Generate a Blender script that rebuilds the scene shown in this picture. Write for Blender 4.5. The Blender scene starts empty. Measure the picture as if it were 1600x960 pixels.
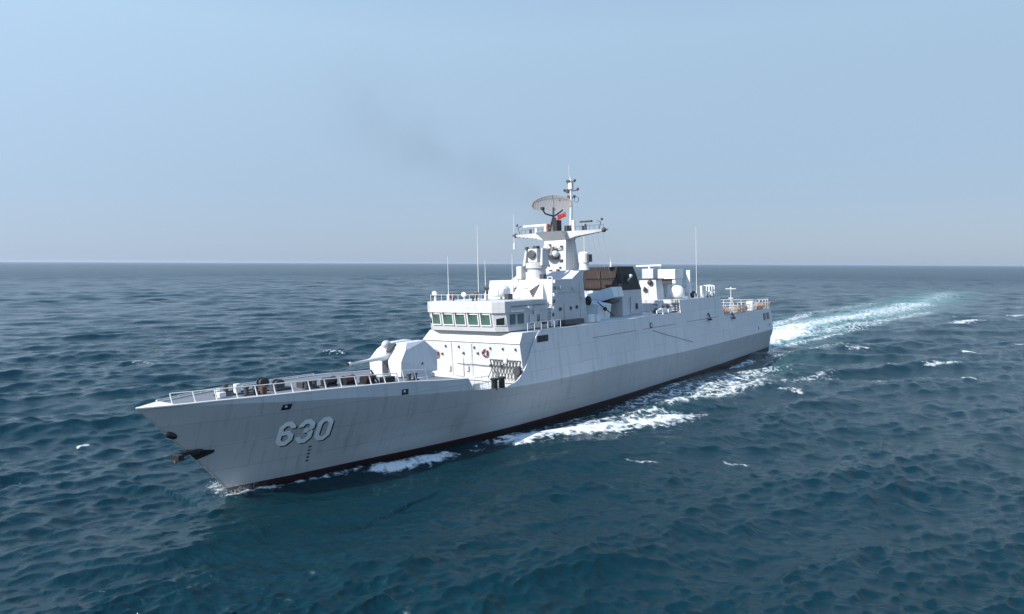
import bpy, bmesh, math, random
import numpy as np
from mathutils import Vector, Matrix
from mathutils.bvhtree import BVHTree
random.seed(7); rng = np.random.default_rng(11)
R = math.radians
scene = bpy.context.scene
col = scene.collection

# ------------------------------------------------------------------ camera, sky, sun, exposure
CAM = Vector((-16.588, -34.953, 12.736)); YAW, PITCH, ROLL = .6315, .0626, .004
cd = bpy.data.cameras.new('camera'); cam = bpy.data.objects.new('camera', cd); col.objects.link(cam)
F = Vector((math.cos(YAW)*math.cos(PITCH), math.sin(YAW)*math.cos(PITCH), -math.sin(PITCH)))
Rt = Vector((math.sin(YAW), -math.cos(YAW), 0)); Up = Rt.cross(F)
R2 = Rt*math.cos(ROLL) + Up*math.sin(ROLL); U2 = -Rt*math.sin(ROLL) + Up*math.cos(ROLL)
M = Matrix((R2, U2, -F)).transposed().to_4x4(); M.translation = CAM
cam.matrix_world = M
cd.sensor_width = 36; cd.lens = 36*1089.5/1600; cd.clip_start = .5; cd.clip_end = 80000
scene.camera = cam

SUN_EL, SUN_AZ = R(36), math.atan2(-.945, .33)          # azimuth clockwise from +Y: sun ahead of the ship, off the far bow
S = Vector((math.sin(SUN_AZ)*math.cos(SUN_EL), math.cos(SUN_AZ)*math.cos(SUN_EL), math.sin(SUN_EL)))
w = bpy.data.worlds.new('World'); scene.world = w; w.use_nodes = True
nt = w.node_tree; nt.nodes.clear()
sky = nt.nodes.new('ShaderNodeTexSky'); sky.sky_type = 'NISHITA'; sky.sun_disc = False
sky.sun_elevation = SUN_EL; sky.sun_rotation = SUN_AZ
sky.altitude = 0; sky.air_density = 1.0; sky.dust_density = .6; sky.ozone_density = 2.5
bg = nt.nodes.new('ShaderNodeBackground'); bg.inputs[1].default_value = .10
wo = nt.nodes.new('ShaderNodeOutputWorld')
hz_ = nt.nodes.new('ShaderNodeMix'); hz_.data_type = 'RGBA'; hz_.inputs[0].default_value = .86          # hazy air: part clear sky, part even pale blue

tcw = nt.nodes.new('ShaderNodeTexCoord'); sxw = nt.nodes.new('ShaderNodeSeparateXYZ'); nt.links.new(tcw.outputs['Generated'], sxw.inputs[0])
prev = (2.55, 3.3, 4.5, 1)
for z0, z1, c_ in ((.0, .30, (3.05, 4.28, 5.55, 1)), (.30, .65, (1.7, 2.95, 5.1, 1)), (.65, 1, (1.15, 2.3, 4.5, 1))):
    mr_ = nt.nodes.new('ShaderNodeMapRange'); mr_.interpolation_type = 'LINEAR'; nt.links.new(sxw.outputs[2], mr_.inputs[0]); mr_.inputs[1].default_value = z0; mr_.inputs[2].default_value = z1
    mx_ = nt.nodes.new('ShaderNodeMix'); mx_.data_type = 'RGBA'; nt.links.new(mr_.outputs[0], mx_.inputs[0]); mx_.inputs[7].default_value = c_
    if isinstance(prev, tuple): mx_.inputs[6].default_value = prev
    else: nt.links.new(prev, mx_.inputs[6])
    prev = mx_.outputs[2]
dt_ = nt.nodes.new('ShaderNodeVectorMath'); dt_.operation = 'DOT_PRODUCT'; nt.links.new(tcw.outputs['Generated'], dt_.inputs[0]); dt_.inputs[1].default_value = S      # haze scatters forward: brighter towards the sun
m1 = nt.nodes.new('ShaderNodeMath'); m1.operation = 'ADD'; m1.inputs[1].default_value = 1; nt.links.new(dt_.outputs['Value'], m1.inputs[0])
m2 = nt.nodes.new('ShaderNodeMath'); m2.operation = 'POWER'; m2.inputs[1].default_value = 2; nt.links.new(m1.outputs[0], m2.inputs[0])
m3 = nt.nodes.new('ShaderNodeMath'); m3.operation = 'MULTIPLY_ADD'; m3.inputs[1].default_value = .20; m3.inputs[2].default_value = .90; nt.links.new(m2.outputs[0], m3.inputs[0])
vm = nt.nodes.new('ShaderNodeVectorMath'); vm.operation = 'SCALE'; nt.links.new(prev, vm.inputs[0]); nt.links.new(m3.outputs[0], vm.inputs['Scale'])
nt.links.new(vm.outputs[0], hz_.inputs[7])
nt.links.new(sky.outputs[0], hz_.inputs[6])
nt.links.new(hz_.outputs[2], bg.inputs[0]); nt.links.new(bg.outputs[0], wo.inputs[0])
sl = bpy.data.lights.new('sun', 'SUN'); sl.energy = 4.2; sl.angle = R(.5); sl.color = (1, .95, .87)
so = bpy.data.objects.new('sun', sl); col.objects.link(so); so.rotation_euler = (-S).to_track_quat('-Z', 'Y').to_euler()
vs = scene.view_settings
vs.view_transform = 'Standard'; vs.look = 'None'; vs.exposure = 0.54; vs.gamma = 1; vs.use_curve_mapping = False
scene.cycles.use_denoising = True
scene.cycles.max_bounces = 6; scene.cycles.volume_bounces = 0
scene.cycles.sample_clamp_indirect = 6

# ------------------------------------------------------------------ helpers
class MB:
    def __init__(s): s.v = []; s.f = []
    def add(s, vs_, fs):
        n = len(s.v); s.v += [tuple(p) for p in vs_]; s.f += [tuple(n+i for i in f) for f in fs]; return s
    def hexa(s, p):                                   # 0-3 bottom ring, 4-7 top ring
        return s.add(p, [(3,2,1,0),(4,5,6,7),(0,1,5,4),(1,2,6,5),(2,3,7,6),(3,0,4,7)])
    def box(s, x0, x1, y0, y1, z0, z1):
        return s.hexa([(x0,y0,z0),(x1,y0,z0),(x1,y1,z0),(x0,y1,z0),(x0,y0,z1),(x1,y0,z1),(x1,y1,z1),(x0,y1,z1)])
    def obox(s, c, ax, ay, az):                       # oriented box: centre and three half axes
        c, ax, ay, az = map(Vector, (c, ax, ay, az))
        return s.hexa([c-ax-ay-az, c+ax-ay-az, c+ax+ay-az, c-ax+ay-az, c-ax-ay+az, c+ax-ay+az, c+ax+ay+az, c-ax+ay+az])
    def frustum(s, bot, top):                         # two rings with the same number of corners
        n = len(bot)
        return s.add(list(bot)+list(top), [tuple(range(n-1,-1,-1)), tuple(range(n,2*n))] + [(i,(i+1)%n,n+(i+1)%n,n+i) for i in range(n)])
    def prism(s, pts, d):
        d = Vector(d); return s.frustum(pts, [Vector(p)+d for p in pts])
    def tube(s, p, q, r, r2=None, n=8):
        p, q = Vector(p), Vector(q); r2 = r if r2 is None else r2
        t = (q-p).normalized(); a = t.orthogonal().normalized(); b = t.cross(a)
        c = [(math.cos(6.2832*i/n), math.sin(6.2832*i/n)) for i in range(n)]
        return s.frustum([p+(a*x+b*y)*r for x, y in c], [q+(a*x+b*y)*r2 for x, y in c])
    def path(s, pts, r, n=6):
        for a, b in zip(pts[:-1], pts[1:]): s.tube(a, b, r, n=n)
        return s
    def lathe(s, prof, c=(0,0,0), n=16, axis=(0,0,1)):
        c = Vector(c); t = Vector(axis).normalized(); a = t.orthogonal().normalized(); b = t.cross(a)
        vs_, fs = [], []
        for r, z in prof:
            for i in range(n):
                th = 6.2832*i/n; vs_.append(c+t*z+(a*math.cos(th)+b*math.sin(th))*max(r, 1e-4))
        for j in range(len(prof)-1):
            for i in range(n): fs.append((j*n+i, j*n+(i+1)%n, (j+1)*n+(i+1)%n, (j+1)*n+i))
        fs.append(tuple(range(n-1,-1,-1))); fs.append(tuple((len(prof)-1)*n+i for i in range(n)))
        return s.add(vs_, fs)
    def ball(s, c, r, sx=1, sy=1, sz=1, n=14):
        k = 8; b = MB().lathe([(r*math.sin(math.pi*i/k), -r*math.cos(math.pi*i/k)) for i in range(k+1)], n=n)
        return s.add([(c[0]+x*sx, c[1]+y*sy, c[2]+z*sz) for x, y, z in b.v], b.f)
    def torus(s, c, R_, r, axis, n=20, m=8):
        c = Vector(c); t = Vector(axis).normalized(); a = t.orthogonal().normalized(); b = t.cross(a)
        vs_ = []
        for i in range(n):
            d = a*math.cos(6.2832*i/n)+b*math.sin(6.2832*i/n)
            for j in range(m): vs_.append(c+d*(R_+r*math.cos(6.2832*j/m))+t*r*math.sin(6.2832*j/m))
        return s.add(vs_, [(i*m+j, ((i+1)%n)*m+j, ((i+1)%n)*m+(j+1)%m, i*m+(j+1)%m) for i in range(n) for j in range(m)])
    def build(s, name, mat, parent=None, smooth=False, bevel=0, label=None):
        me = bpy.data.meshes.new(name); me.from_pydata([tuple(p) for p in s.v], [], s.f); me.update()
        bm = bmesh.new(); bm.from_mesh(me); bmesh.ops.recalc_face_normals(bm, faces=bm.faces); bm.to_mesh(me); bm.free()
        for m in (mat if isinstance(mat, (list, tuple)) else [mat]): me.materials.append(m)
        if smooth: me.polygons.foreach_set('use_smooth', [True]*len(me.polygons))
        o = bpy.data.objects.new(name, me); col.objects.link(o)
        if parent: o.parent = parent
        if bevel:
            b = o.modifiers.new('b', 'BEVEL'); b.width = bevel; b.segments = 2; b.limit_method = 'ANGLE'
        if label: o['label'] = label
        return o
def tag(o, label=None, cat=None, group=None, kind=None):
    for k, v in (('label', label), ('category', cat), ('group', group), ('kind', kind)):
        if v: o[k] = v
    return o
def empty(name, loc=(0,0,0)):
    o = bpy.data.objects.new(name, None); o.location = loc; col.objects.link(o); return o
def pchip(xs, ys):
    xs = np.array(xs, float); ys = np.array(ys, float); h = np.diff(xs); d = np.diff(ys)/h
    m = np.zeros(len(xs)); m[0], m[-1] = d[0], d[-1]
    for i in range(1, len(xs)-1):
        if d[i-1]*d[i] > 0:
            w1, w2 = 2*h[i]+h[i-1], h[i]+2*h[i-1]; m[i] = (w1+w2)/(w1/d[i-1]+w2/d[i])
    def f(x):
        x = np.clip(np.asarray(x, float), xs[0], xs[-1]); i = np.clip(np.searchsorted(xs, x, 'right')-1, 0, len(h)-1)
        t = (x-xs[i])/h[i]
        return ((1+2*t)*(1-t)**2*ys[i]+t*(1-t)**2*h[i]*m[i]+t*t*(3-2*t)*ys[i+1]+t*t*(t-1)*h[i]*m[i+1])
    return f

# ------------------------------------------------------------------ materials
class NT:
    def __init__(s, name):
        s.m = bpy.data.materials.new(name); s.m.use_nodes = True; s.t = s.m.node_tree; s.b = s.t.nodes['Principled BSDF']
    def n(s, t, **k):
        x = s.t.nodes.new(t)
        for a, v in k.items(): setattr(x, a, v)
        return x
    def l(s, a, b): s.t.links.new(a, b)
    def val(s, sock, v):
        if hasattr(v, 'is_output'): s.l(v, sock)
        else: sock.default_value = v
    def math(s, op, a, b=0, clamp=False):
        x = s.n('ShaderNodeMath', operation=op, use_clamp=clamp); s.val(x.inputs[0], a); s.val(x.inputs[1], b); return x.outputs[0]
    def noise(s, vec, scale, detail=4, rough=.55, dist=0):
        x = s.n('ShaderNodeTexNoise'); s.l(vec, x.inputs['Vector'])
        x.inputs['Scale'].default_value = scale; x.inputs['Detail'].default_value = detail; x.inputs['Roughness'].default_value = rough; x.inputs['Distortion'].default_value = dist
        return x.outputs[0]
    def scale(s, vec, v):
        x = s.n('ShaderNodeMapping'); s.l(vec, x.inputs[0]); x.inputs['Scale'].default_value = v; return x.outputs[0]
    def step(s, x, a, b):
        m = s.n('ShaderNodeMapRange'); m.interpolation_type = 'SMOOTHSTEP'; s.val(m.inputs[0], x); m.inputs[1].default_value = a; m.inputs[2].default_value = b; return m.outputs[0]
    def mix(s, f, a, b):
        x = s.n('ShaderNodeMix', data_type='RGBA'); s.val(x.inputs[0], f)
        for i, v in ((6, a), (7, b)):
            if hasattr(v, 'is_output'): s.l(v, x.inputs[i])
            else: x.inputs[i].default_value = (*v, 1)
        return x.outputs[2]
def paint(name, c, rough=.55, var=.07, streak=.12, metal=0, plate=.0, seams=0):
    t = NT(name); tc = t.n('ShaderNodeTexCoord').outputs['Object']
    n1 = t.noise(tc, .9, 5); n2 = t.noise(t.scale(tc, (2.2, 2.2, .16)), 1.3, 5, .6)
    f = t.math('ADD', t.math('MULTIPLY', t.math('SUBTRACT', n1, .5), var*3), t.math('MULTIPLY', t.step(n2, .52, .75), -streak))
    k = t.math('ADD', f, 1)
    mx = t.n('ShaderNodeMix', data_type='RGBA', blend_type='MULTIPLY'); mx.inputs[0].default_value = 1
    mx.inputs[6].default_value = (*c, 1); cb = t.n('ShaderNodeCombineColor')
    for i in range(3): t.l(k, cb.inputs[i])
    t.l(cb.outputs[0], mx.inputs[7]); out = mx.outputs[2]
    if seams:                                          # welded plate joints
        sx = t.n('ShaderNodeSeparateXYZ'); t.l(tc, sx.inputs[0]); c2 = t.n('ShaderNodeCombineXYZ'); t.l(t.math('ADD', sx.outputs[0], sx.outputs[1]), c2.inputs[0]); t.l(sx.outputs[2], c2.inputs[1])
        bk = t.n('ShaderNodeTexBrick'); t.l(c2.outputs[0], bk.inputs['Vector'])
        for k_, v_ in (('Scale', 1), ('Brick Width', 2.3), ('Row Height', 1.15), ('Mortar Size', .014), ('Mortar Smooth', .6)): bk.inputs[k_].default_value = v_
        bk.inputs['Color1'].default_value = (1, 1, 1, 1); bk.inputs['Color2'].default_value = (.94, .94, .94, 1); bk.inputs['Mortar'].default_value = (.7, .7, .7, 1)
        m2 = t.n('ShaderNodeMix', data_type='RGBA', blend_type='MULTIPLY'); m2.inputs[0].default_value = seams; t.l(out, m2.inputs[6]); t.l(bk.outputs[0], m2.inputs[7]); out = m2.outputs[2]
    t.l(out, t.b.inputs['Base Color'])
    t.b.inputs['Roughness'].default_value = rough; t.b.inputs['Metallic'].default_value = metal
    if plate:
        bp = t.n('ShaderNodeBump'); bp.inputs['Strength'].default_value = plate; bp.inputs['Distance'].default_value = .04
        t.l(t.noise(t.scale(tc, (1, 1, .8)), 1.1, 2), bp.inputs['Height']); t.l(bp.outputs[0], t.b.inputs['Normal'])
    return t.m
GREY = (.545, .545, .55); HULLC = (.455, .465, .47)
m_sup = paint('pale_grey_paint', GREY, .5, .05, .14, plate=.35, seams=.8)
m_white = paint('white_paint', (.74, .74, .72), .45, .03, .06)
m_gun = paint('gun_house_paint', (.62, .63, .63), .5, .04, .10, plate=.2)
m_deck = paint('deck_paint', (.17, .18, .20), .7, .08, .0)
m_lightdeck = paint('light_deck_paint', (.55, .56, .55), .7, .06, .0)
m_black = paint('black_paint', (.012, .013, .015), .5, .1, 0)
m_dark = paint('dark_metal', (.05, .052, .058), .5, .1, .1)
m_soot = paint('sooty_black_paint', (.018, .016, .018), .6, .15, 0)
m_rust = paint('brown_grille_paint', (.05, .026, .021), .7, .3, .3)
m_blue = paint('pale_blue_canister_paint', (.55, .62, .67), .5, .06, .1)
m_red = paint('red_paint', (.15, .025, .03), .5, .1, 0)
m_maroon = paint('dark_red_paint', (.16, .025, .03), .5, .1, 0)
m_flag = paint('red_flag_cloth', (.38, .02, .02), .8, .05, 0)
m_yellow = paint('yellow_cloth', (.7, .5, .03), .8, 0, 0)
m_rail = paint('white_rail_paint', (.70, .70, .68), .5, .03, .05)
m_beige = paint('beige_netting', (.40, .32, .26), .9, .2, 0)
m_orange = paint('orange_canvas', (.42, .12, .05), .8, .1, 0)
m_brown = paint('brown_canvas', (.10, .05, .035), .8, .1, 0)
m_num = paint('white_number_paint', (.82, .83, .83), .5, .03, .08)
m_pink = paint('faded_red_canvas', (.15, .05, .06), .8, .1, 0)
m_radar = paint('radar_mesh_paint', (.34, .285, .26), .5, .04, .0)
def glass(name, c, rough=.08):
    t = NT(name); tc = t.n('ShaderNodeTexCoord').outputs['Object']
    t.l(t.mix(t.noise(tc, 2.0, 3), tuple(x*.75 for x in c), tuple(x*1.2 for x in c)), t.b.inputs['Base Color'])
    t.b.inputs['Roughness'].default_value = rough; t.b.inputs['Specular IOR Level'].default_value = .6
    return t.m
m_glass = glass('green_tinted_glass', (.07, .135, .115)); m_glassd = glass('dark_glass', (.006, .012, .012)); m_glassb = glass('blue_grey_glass', (.05, .10, .12))

def hull_material(name, HULLC):
    t = NT(name); tc = t.n('ShaderNodeTexCoord').outputs['Object']
    sx = t.n('ShaderNodeSeparateXYZ'); t.l(tc, sx.inputs[0])
    n1 = t.noise(tc, .35, 5); n2 = t.noise(t.scale(tc, (1.6, .4, .13)), 1.5, 6, .62); n3 = t.noise(t.scale(tc, (.16, .3, 1.6)), 1.2, 4)
    base = t.mix(n1, tuple(c*.92 for c in HULLC), tuple(c*1.07 for c in HULLC))
    base = t.mix(t.math('MULTIPLY', t.step(n2, .50, .70), .42), base, tuple(c*.62 for c in HULLC))
    base = t.mix(t.math('MULTIPLY', t.step(n3, .54, .7), .16), base, tuple(min(.8, c*1.3) for c in HULLC))
    zz = t.math('ADD', sx.outputs[2], t.math('MULTIPLY', t.math('SUBTRACT', n1, .5), .02))
    n4 = t.noise(t.scale(tc, (2.6, .4, .10)), 2.2, 5, .6, .2); n5 = t.noise(tc, .22, 3)
    base = t.mix(t.math('MULTIPLY', t.math('MULTIPLY', t.step(n4, .58, .74), t.step(n5, .48, .62)), .45), base, (.24, .17, .12))
    br_ = t.n('ShaderNodeTexBrick'); cb_ = t.n('ShaderNodeCombineXYZ'); t.l(sx.outputs[0], cb_.inputs[0]); t.l(sx.outputs[2], cb_.inputs[1]); t.l(cb_.outputs[0], br_.inputs['Vector'])
    br_.inputs['Scale'].default_value = 1; br_.inputs['Brick Width'].default_value = 5.6; br_.inputs['Row Height'].default_value = 1.45; br_.inputs['Mortar Size'].default_value = .022; br_.inputs['Mortar Smooth'].default_value = .6
    br_.inputs['Color1'].default_value = (1, 1, 1, 1); br_.inputs['Color2'].default_value = (.93, .93, .93, 1); br_.inputs['Mortar'].default_value = (.66, .66, .66, 1)
    mul = t.n('ShaderNodeMix', data_type='RGBA', blend_type='MULTIPLY'); mul.inputs[0].default_value = .8; t.l(base, mul.inputs[6]); t.l(br_.outputs[0], mul.inputs[7]); base = mul.outputs[2]
    wet = t.math('SUBTRACT', 1, t.step(t.math('ADD', zz, t.math('MULTIPLY', t.math('SUBTRACT', n2, .5), 1.2)), .4, 1.1))
    base = t.mix(t.math('MULTIPLY', wet, .22), base, (.2, .21, .21))
    boot = t.math('SUBTRACT', 1, t.step(zz, .30, .33))
    base = t.mix(boot, base, (.028, .009, .010))
    t.l(base, t.b.inputs['Base Color']); t.b.inputs['Roughness'].default_value = .42
    bp = t.n('ShaderNodeBump'); bp.inputs['Strength'].default_value = .35; bp.inputs['Distance'].default_value = .05
    t.l(t.noise(t.scale(tc, (.8, .5, 1.1)), .9, 2), bp.inputs['Height']); t.l(bp.outputs[0], t.b.inputs['Normal'])
    return t.m
m_hull = hull_material('hull_paint', HULLC); m_hull_lit = hull_material('hull_paint_lit', (.70, .685, .68))  # plating: same hull paint, stronger light above the knuckle put into its colour

# ------------------------------------------------------------------ water
# strokes of broken water: polyline, half width, strength, ridge height, ridge half width
FO = []
def stroke(pts, wd, s, ridge=0, rw=1., taper=True): FO.append((np.array(pts, float), wd, s, ridge, rw, taper))
stroke([(4.2,-.3),(4.7,-.7),(5.6,-1.0)], .5, .8, .35, .7)
stroke([(4.0,.4),(4.7,1.2),(6,1.9)], .7, .62, .35, .8)
stroke([(5,-.6),(8,-1.2),(11.3,-1.95),(13,-2.3)], .34, .78, .35, .8)
stroke([(12.4,-2.6),(13.4,-3.0),(15,-3.7),(17.4,-4.3),(19,-4.6)], .8, 1.1, .45, .9)
stroke([(18.5,-4.6),(20.5,-4.8),(22.6,-5.0)], .6, .55, .1, .8)
stroke([(22.4,-4.9),(24,-5.8),(26.5,-6.7),(29,-8.3),(32,-9.8),(36,-11.5),(41,-13.2)], 1.75, 1.12, .55, 1.5)
stroke([(25,-5.6),(29,-6.6),(33.5,-8.0),(37,-9.6),(40,-11.5)], 1.6, .72)
stroke([(27,-5.2),(33,-5.9),(40,-6.2),(48,-6.3),(58,-6.3)], .75, .66, .1, 1.)
stroke([(34,-6.6),(42,-7.2),(50,-8.0),(60,-9.2),(72,-11.5),(82,-14)], 2.1, .66)
stroke([(40,-9.6),(47,-9.9),(54,-11.6),(62,-13)], 1.3, .82, .3, 1.4)
stroke([(47,-9.2),(54,-9.8),(62,-10.2),(71,-11),(80,-13)], 2.2, .74)
stroke([(52,-12),(58,-13.5),(64,-15.5),(73,-17.6)], 1.0, .6, .35, 1.8)
stroke([(68,-6.3),(72,-6.3),(77,-6.5)], .8, .85, .2, 1)
stroke([(77,-7.6),(86,-8.6),(96,-10),(112,-12)], 1.8, .56)
stroke([(57,-15.0),(57.6,-17.6)], .8, .84, .4, 1.3)
stroke([(82.5,-25.6),(85.5,-27),(88.4,-29)], .85, .82, .5, 1.6)
stroke([(69.5,-21.4),(68,-22.8),(66.9,-24.1)], 1.1, .66)
stroke([(158,-22.7),(167,-26.5),(175.7,-31.4)], 1.5, .86, .4, 2)
stroke([(102,-27.5),(101.7,-31.7)], .7, .74, .3, 1.5)
stroke([(24.2,-14.5),(24.5,-16.8)], .3, .74, .2, .8)
stroke([(27.5,-19.5),(28.2,-21.6)], .22, .68, .2, .8)
stroke([(4.2,17.8),(4.8,17.9),(5.4,18.4)], .34, .74, .25, .8)
stroke([(200,-32),(206,-36)], 1.2, .8, .3, 1.5)
for q_ in (((120,-34),(122,-37)),((96,-14),(99,-17)),((140,-20),(144,-24)),((74,-30),(74.5,-31.5)),((230,-30),(240,-36)),((66,-17.5),(67,-19))): stroke(q_, .8, .72, .3, 1.5)
stroke([(90,0),(96,.4),(104,.6),(114,0),(124,-1)], 4.4, 1.3, .25, 4, False)
stroke([(92,3.6),(104,5.2),(120,6.5),(150,8),(180,9)], 2.4, .74)
stroke([(91,-3.6),(97,-4.4),(104,-5.6),(114,-7.4),(126,-9)], 1.2, .74)
stroke([(112,1.5),(125,2.2),(140,2.4)], 5.2, 1.0, 0, 1, False)
stroke([(110,-3.2),(122,-4),(140,-5.4),(160,-8)], 2.6, .74)
stroke([(138,2.5),(155,1),(172,-1.5),(186,-3.6)], 6.2, .82, 0, 1, False)
stroke([(128,-7.5),(150,-8),(175,-11.5),(215,-16)], 3.6, .66)
stroke([(178,-3),(214,-6),(260,-8)], 8.5, .76, 0, 1, False)
stroke([(172,10),(205,7),(250,3)], 4.5, .56)
stroke([(255,-8),(310,-8),(370,-7)], 8, .55)
for _ in range(30):
    r = 90*math.exp(random.random()*1.7); a = YAW+random.uniform(-.62, .62)
    x, y = CAM.x+r*math.cos(a), CAM.y+r*math.sin(a)
    L = random.uniform(.5, 1.6)*(1+r/260); d = Vector((math.cos(YAW-1.4), math.sin(YAW-1.4)))*L
    if -4 < x < 95 and -7 < y < 7: continue
    stroke([(x-d.x, y-d.y), (x, y+.2), (x+d.x, y+d.y)], random.uniform(.25, .6)*(1+r/300), random.uniform(.5, .68), .2, 1.3)
AIR = [([(88,0),(104,.4),(130,1.2),(160,0),(190,-3.5),(260,-7.5),(380,-8)], [5,7.5,9.5,10.5,11.5,13,15], [1,1,.95,.8,.85,.7,.35]),
       ([(24,-5.6),(34,-8.5),(48,-8.5),(64,-10.5),(90,-11)], [1.2,2.6,3.5,4,5], [.10,.12,.14,.16,.1])]

def seg_dist(X, Y, P):
    best = np.full(X.shape, 1e9, np.float32); par = np.zeros_like(best); n = len(P)-1
    for i in range(n):
        ax, ay = P[i]; bx, by = P[i+1]; dx, dy = bx-ax, by-ay; L2 = dx*dx+dy*dy
        t = np.clip(((X-ax)*dx+(Y-ay)*dy)/L2, 0, 1); d = np.hypot(X-ax-t*dx, Y-ay-t*dy)
        k = d < best; best[k] = d[k]; par[k] = i+t[k]
    return best, par/n

def make_water():
    h = CAM.z
    r = 7.; rs = [r]
    while r < 26000:
        r += min(.42*r*r/(h*683) + (.08 if r > 18 else .8), .004*r if r < 2500 else .012*r); rs.append(r)
    rs = np.array(rs)
    half = R(45); NF = 1100
    ang = np.concatenate([np.linspace(-half, half, NF), np.linspace(half, 2*math.pi-half, 90)[1:-1]])
    ang += YAW; na, nr = len(ang), len(rs)
    da = np.empty(na); da[:NF] = 2*half/(NF-1); da[NF:] = (2*math.pi-2*half)/89
    # wave set: wind sea running towards the camera's side, crests across the view
    nw = 230
    lam = np.exp(rng.uniform(0, 1, nw)**1.25*math.log(20/.38)+math.log(.38)); kk = 2*math.pi/lam
    main = YAW+math.pi+.45
    spread = np.where(lam > 8, .28, np.where(lam > 3, .40, .58))
    th = main+rng.normal(0, 1, nw)*spread
    slope = .0245*np.where(lam > 3, (3/lam)**.28, 1)*np.where(lam > 6, 1.25, 1)*np.where(lam < 1.3, 1.6, np.where(lam < 3, 1.25, 1))
    amp = slope*lam/(2*math.pi)*rng.uniform(.6, 1.4, nw)
    ph = rng.uniform(0, 6.283, nw)
    ct, st = np.cos(ang), np.sin(ang)
    X = np.empty((nr, na), np.float32); Y = np.empty_like(X); Z = np.empty_like(X); FM = np.zeros_like(X); AE = np.zeros_like(X)
    drs = np.gradient(rs)
    for j0 in range(0, nr, 40):
        sl_ = slice(j0, min(nr, j0+40)); rr = rs[sl_][:, None]
        x0 = (CAM.x+rr*ct).astype(np.float32); y0 = (CAM.y+rr*st).astype(np.float32)
        sp = np.maximum(drs[sl_][:, None], rr*da).astype(np.float32); spm = sp[:, :NF].min()
        gx = x0.copy(); gy = y0.copy(); z = np.zeros_like(x0)
        gust = 1+.28*np.sin(x0*.021+1.3*np.sin(y0*.017))*np.sin(y0*.027+x0*.009+.7)
        calm = np.ones_like(x0)
        patch = .95+.35*np.sin(x0*.11+1.7*np.sin(y0*.083+.4))*np.sin(y0*.13-x0*.05+1.1*np.sin(x0*.061))+.2*np.sin(x0*.31+y0*.27)
        inside = (x0 > 3) & (x0 < 92) & (np.abs(y0) < 9)
        calm[inside] = .55
        for i in range(nw):
            if lam[i] < 2.2*spm: continue
            wgt = np.clip((lam[i]/sp-2.2)/2.2, 0, 1)
            q = np.float32(kk[i]*math.cos(th[i]))*x0+np.float32(kk[i]*math.sin(th[i]))*y0+np.float32(ph[i])
            a = np.float32(amp[i])*wgt*gust*calm*(patch if lam[i] < 2.2 else 1); z += a*np.cos(q); s_ = a*np.float32(.82)*np.sin(q)
            gx -= np.float32(math.cos(th[i]))*s_; gy -= np.float32(math.sin(th[i]))*s_
        X[sl_], Y[sl_], Z[sl_] = gx, gy, z
    def near(P, pad):
        lo, hi = P.min(0)-pad, P.max(0)+pad
        return np.nonzero(((X > lo[0]) & (X < hi[0]) & (Y > lo[1]) & (Y < hi[1])).ravel())[0]
    Xf, Yf, Zf, Ff, Af = X.ravel(), Y.ravel(), Z.ravel(), FM.ravel(), AE.ravel()
    for P, wd, s_, ridge, rw, taper in FO:
        pad = max(wd*2.2, rw*2.5); k = near(P, pad)
        if not len(k): continue
        d, t = seg_dist(Xf[k], Yf[k], P)
        tp = np.minimum(1, np.minimum(t, 1-t)*6+.25) if taper else np.minimum(1, (1-t)*4+.4)
        Ff[k] = np.maximum(Ff[k], s_*tp**.5*np.exp(-(d/(wd*(.4+.6*tp)))**2*.9))
        if ridge: Zf[k] += min(ridge, .3)*.8*tp*np.exp(-(d/(rw*1.25))**2)
    for P, wv, sv in AIR:
        P = np.array(P, float); k = near(P, 18)
        d, t = seg_dist(Xf[k], Yf[k], P); q = t*(len(P)-1); ix = np.arange(len(P))
        Af[k] = np.maximum(Af[k], np.interp(q, ix, sv)*np.exp(-(d/np.interp(q, ix, wv))**2*1.6))
    # hollow and dark trough along the forebody
    P = np.array([(8,-3.6),(14,-5.6),(22,-7.8)], float); k = near(P, 6); d, t = seg_dist(Xf[k], Yf[k], P); Zf[k] -= .35*np.exp(-(d/2.2)**2)
    P = np.array([(19,-4.6),(26,-5.6),(40,-5.8)], float); k = near(P, 4); d, t = seg_dist(Xf[k], Yf[k], P); Zf[k] -= .22*np.exp(-(d/1.0)**2)
    nv = nr*na
    co = np.empty((nv+1, 3), np.float32); co[:nv, 0], co[:nv, 1], co[:nv, 2] = Xf, Yf, Zf; co[nv] = (CAM.x, CAM.y, 0)
    jj, ii = np.meshgrid(np.arange(nr-1), np.arange(na), indexing='ij'); i2 = (ii+1) % na
    q = np.stack([jj*na+ii, (jj+1)*na+ii, (jj+1)*na+i2, jj*na+i2], -1).reshape(-1)
    tri = np.stack([np.full(na, nv), np.arange(na), (np.arange(na)+1) % na], -1).reshape(-1)
    nq, ntri = len(q)//4, na
    me = bpy.data.meshes.new('water'); me.vertices.add(nv+1); me.vertices.foreach_set('co', co.ravel())
    me.loops.add(len(q)+len(tri)); me.loops.foreach_set('vertex_index', np.concatenate([q, tri]).astype(np.int32))
    me.polygons.add(nq+ntri)
    ls = np.concatenate([np.arange(nq)*4, nq*4+np.arange(ntri)*3]).astype(np.int32)
    me.polygons.foreach_set('loop_start', ls)
    me.polygons.foreach_set('use_smooth', np.ones(nq+ntri, bool))
    me.update(calc_edges=True); me.validate()
    for nm, arr in (('foam', Ff), ('aerated', Af)):
        at = me.attributes.new(nm, 'FLOAT', 'POINT'); at.data.foreach_set('value', np.append(arr, 0).astype(np.float32))
    o = bpy.data.objects.new('water', me); col.objects.link(o); tag(o, 'choppy blue green open sea with white wake and breaking crests', 'sea', kind='structure')
    t = NT('sea_water'); geo = t.n('ShaderNodeNewGeometry').outputs['Position']
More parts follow.
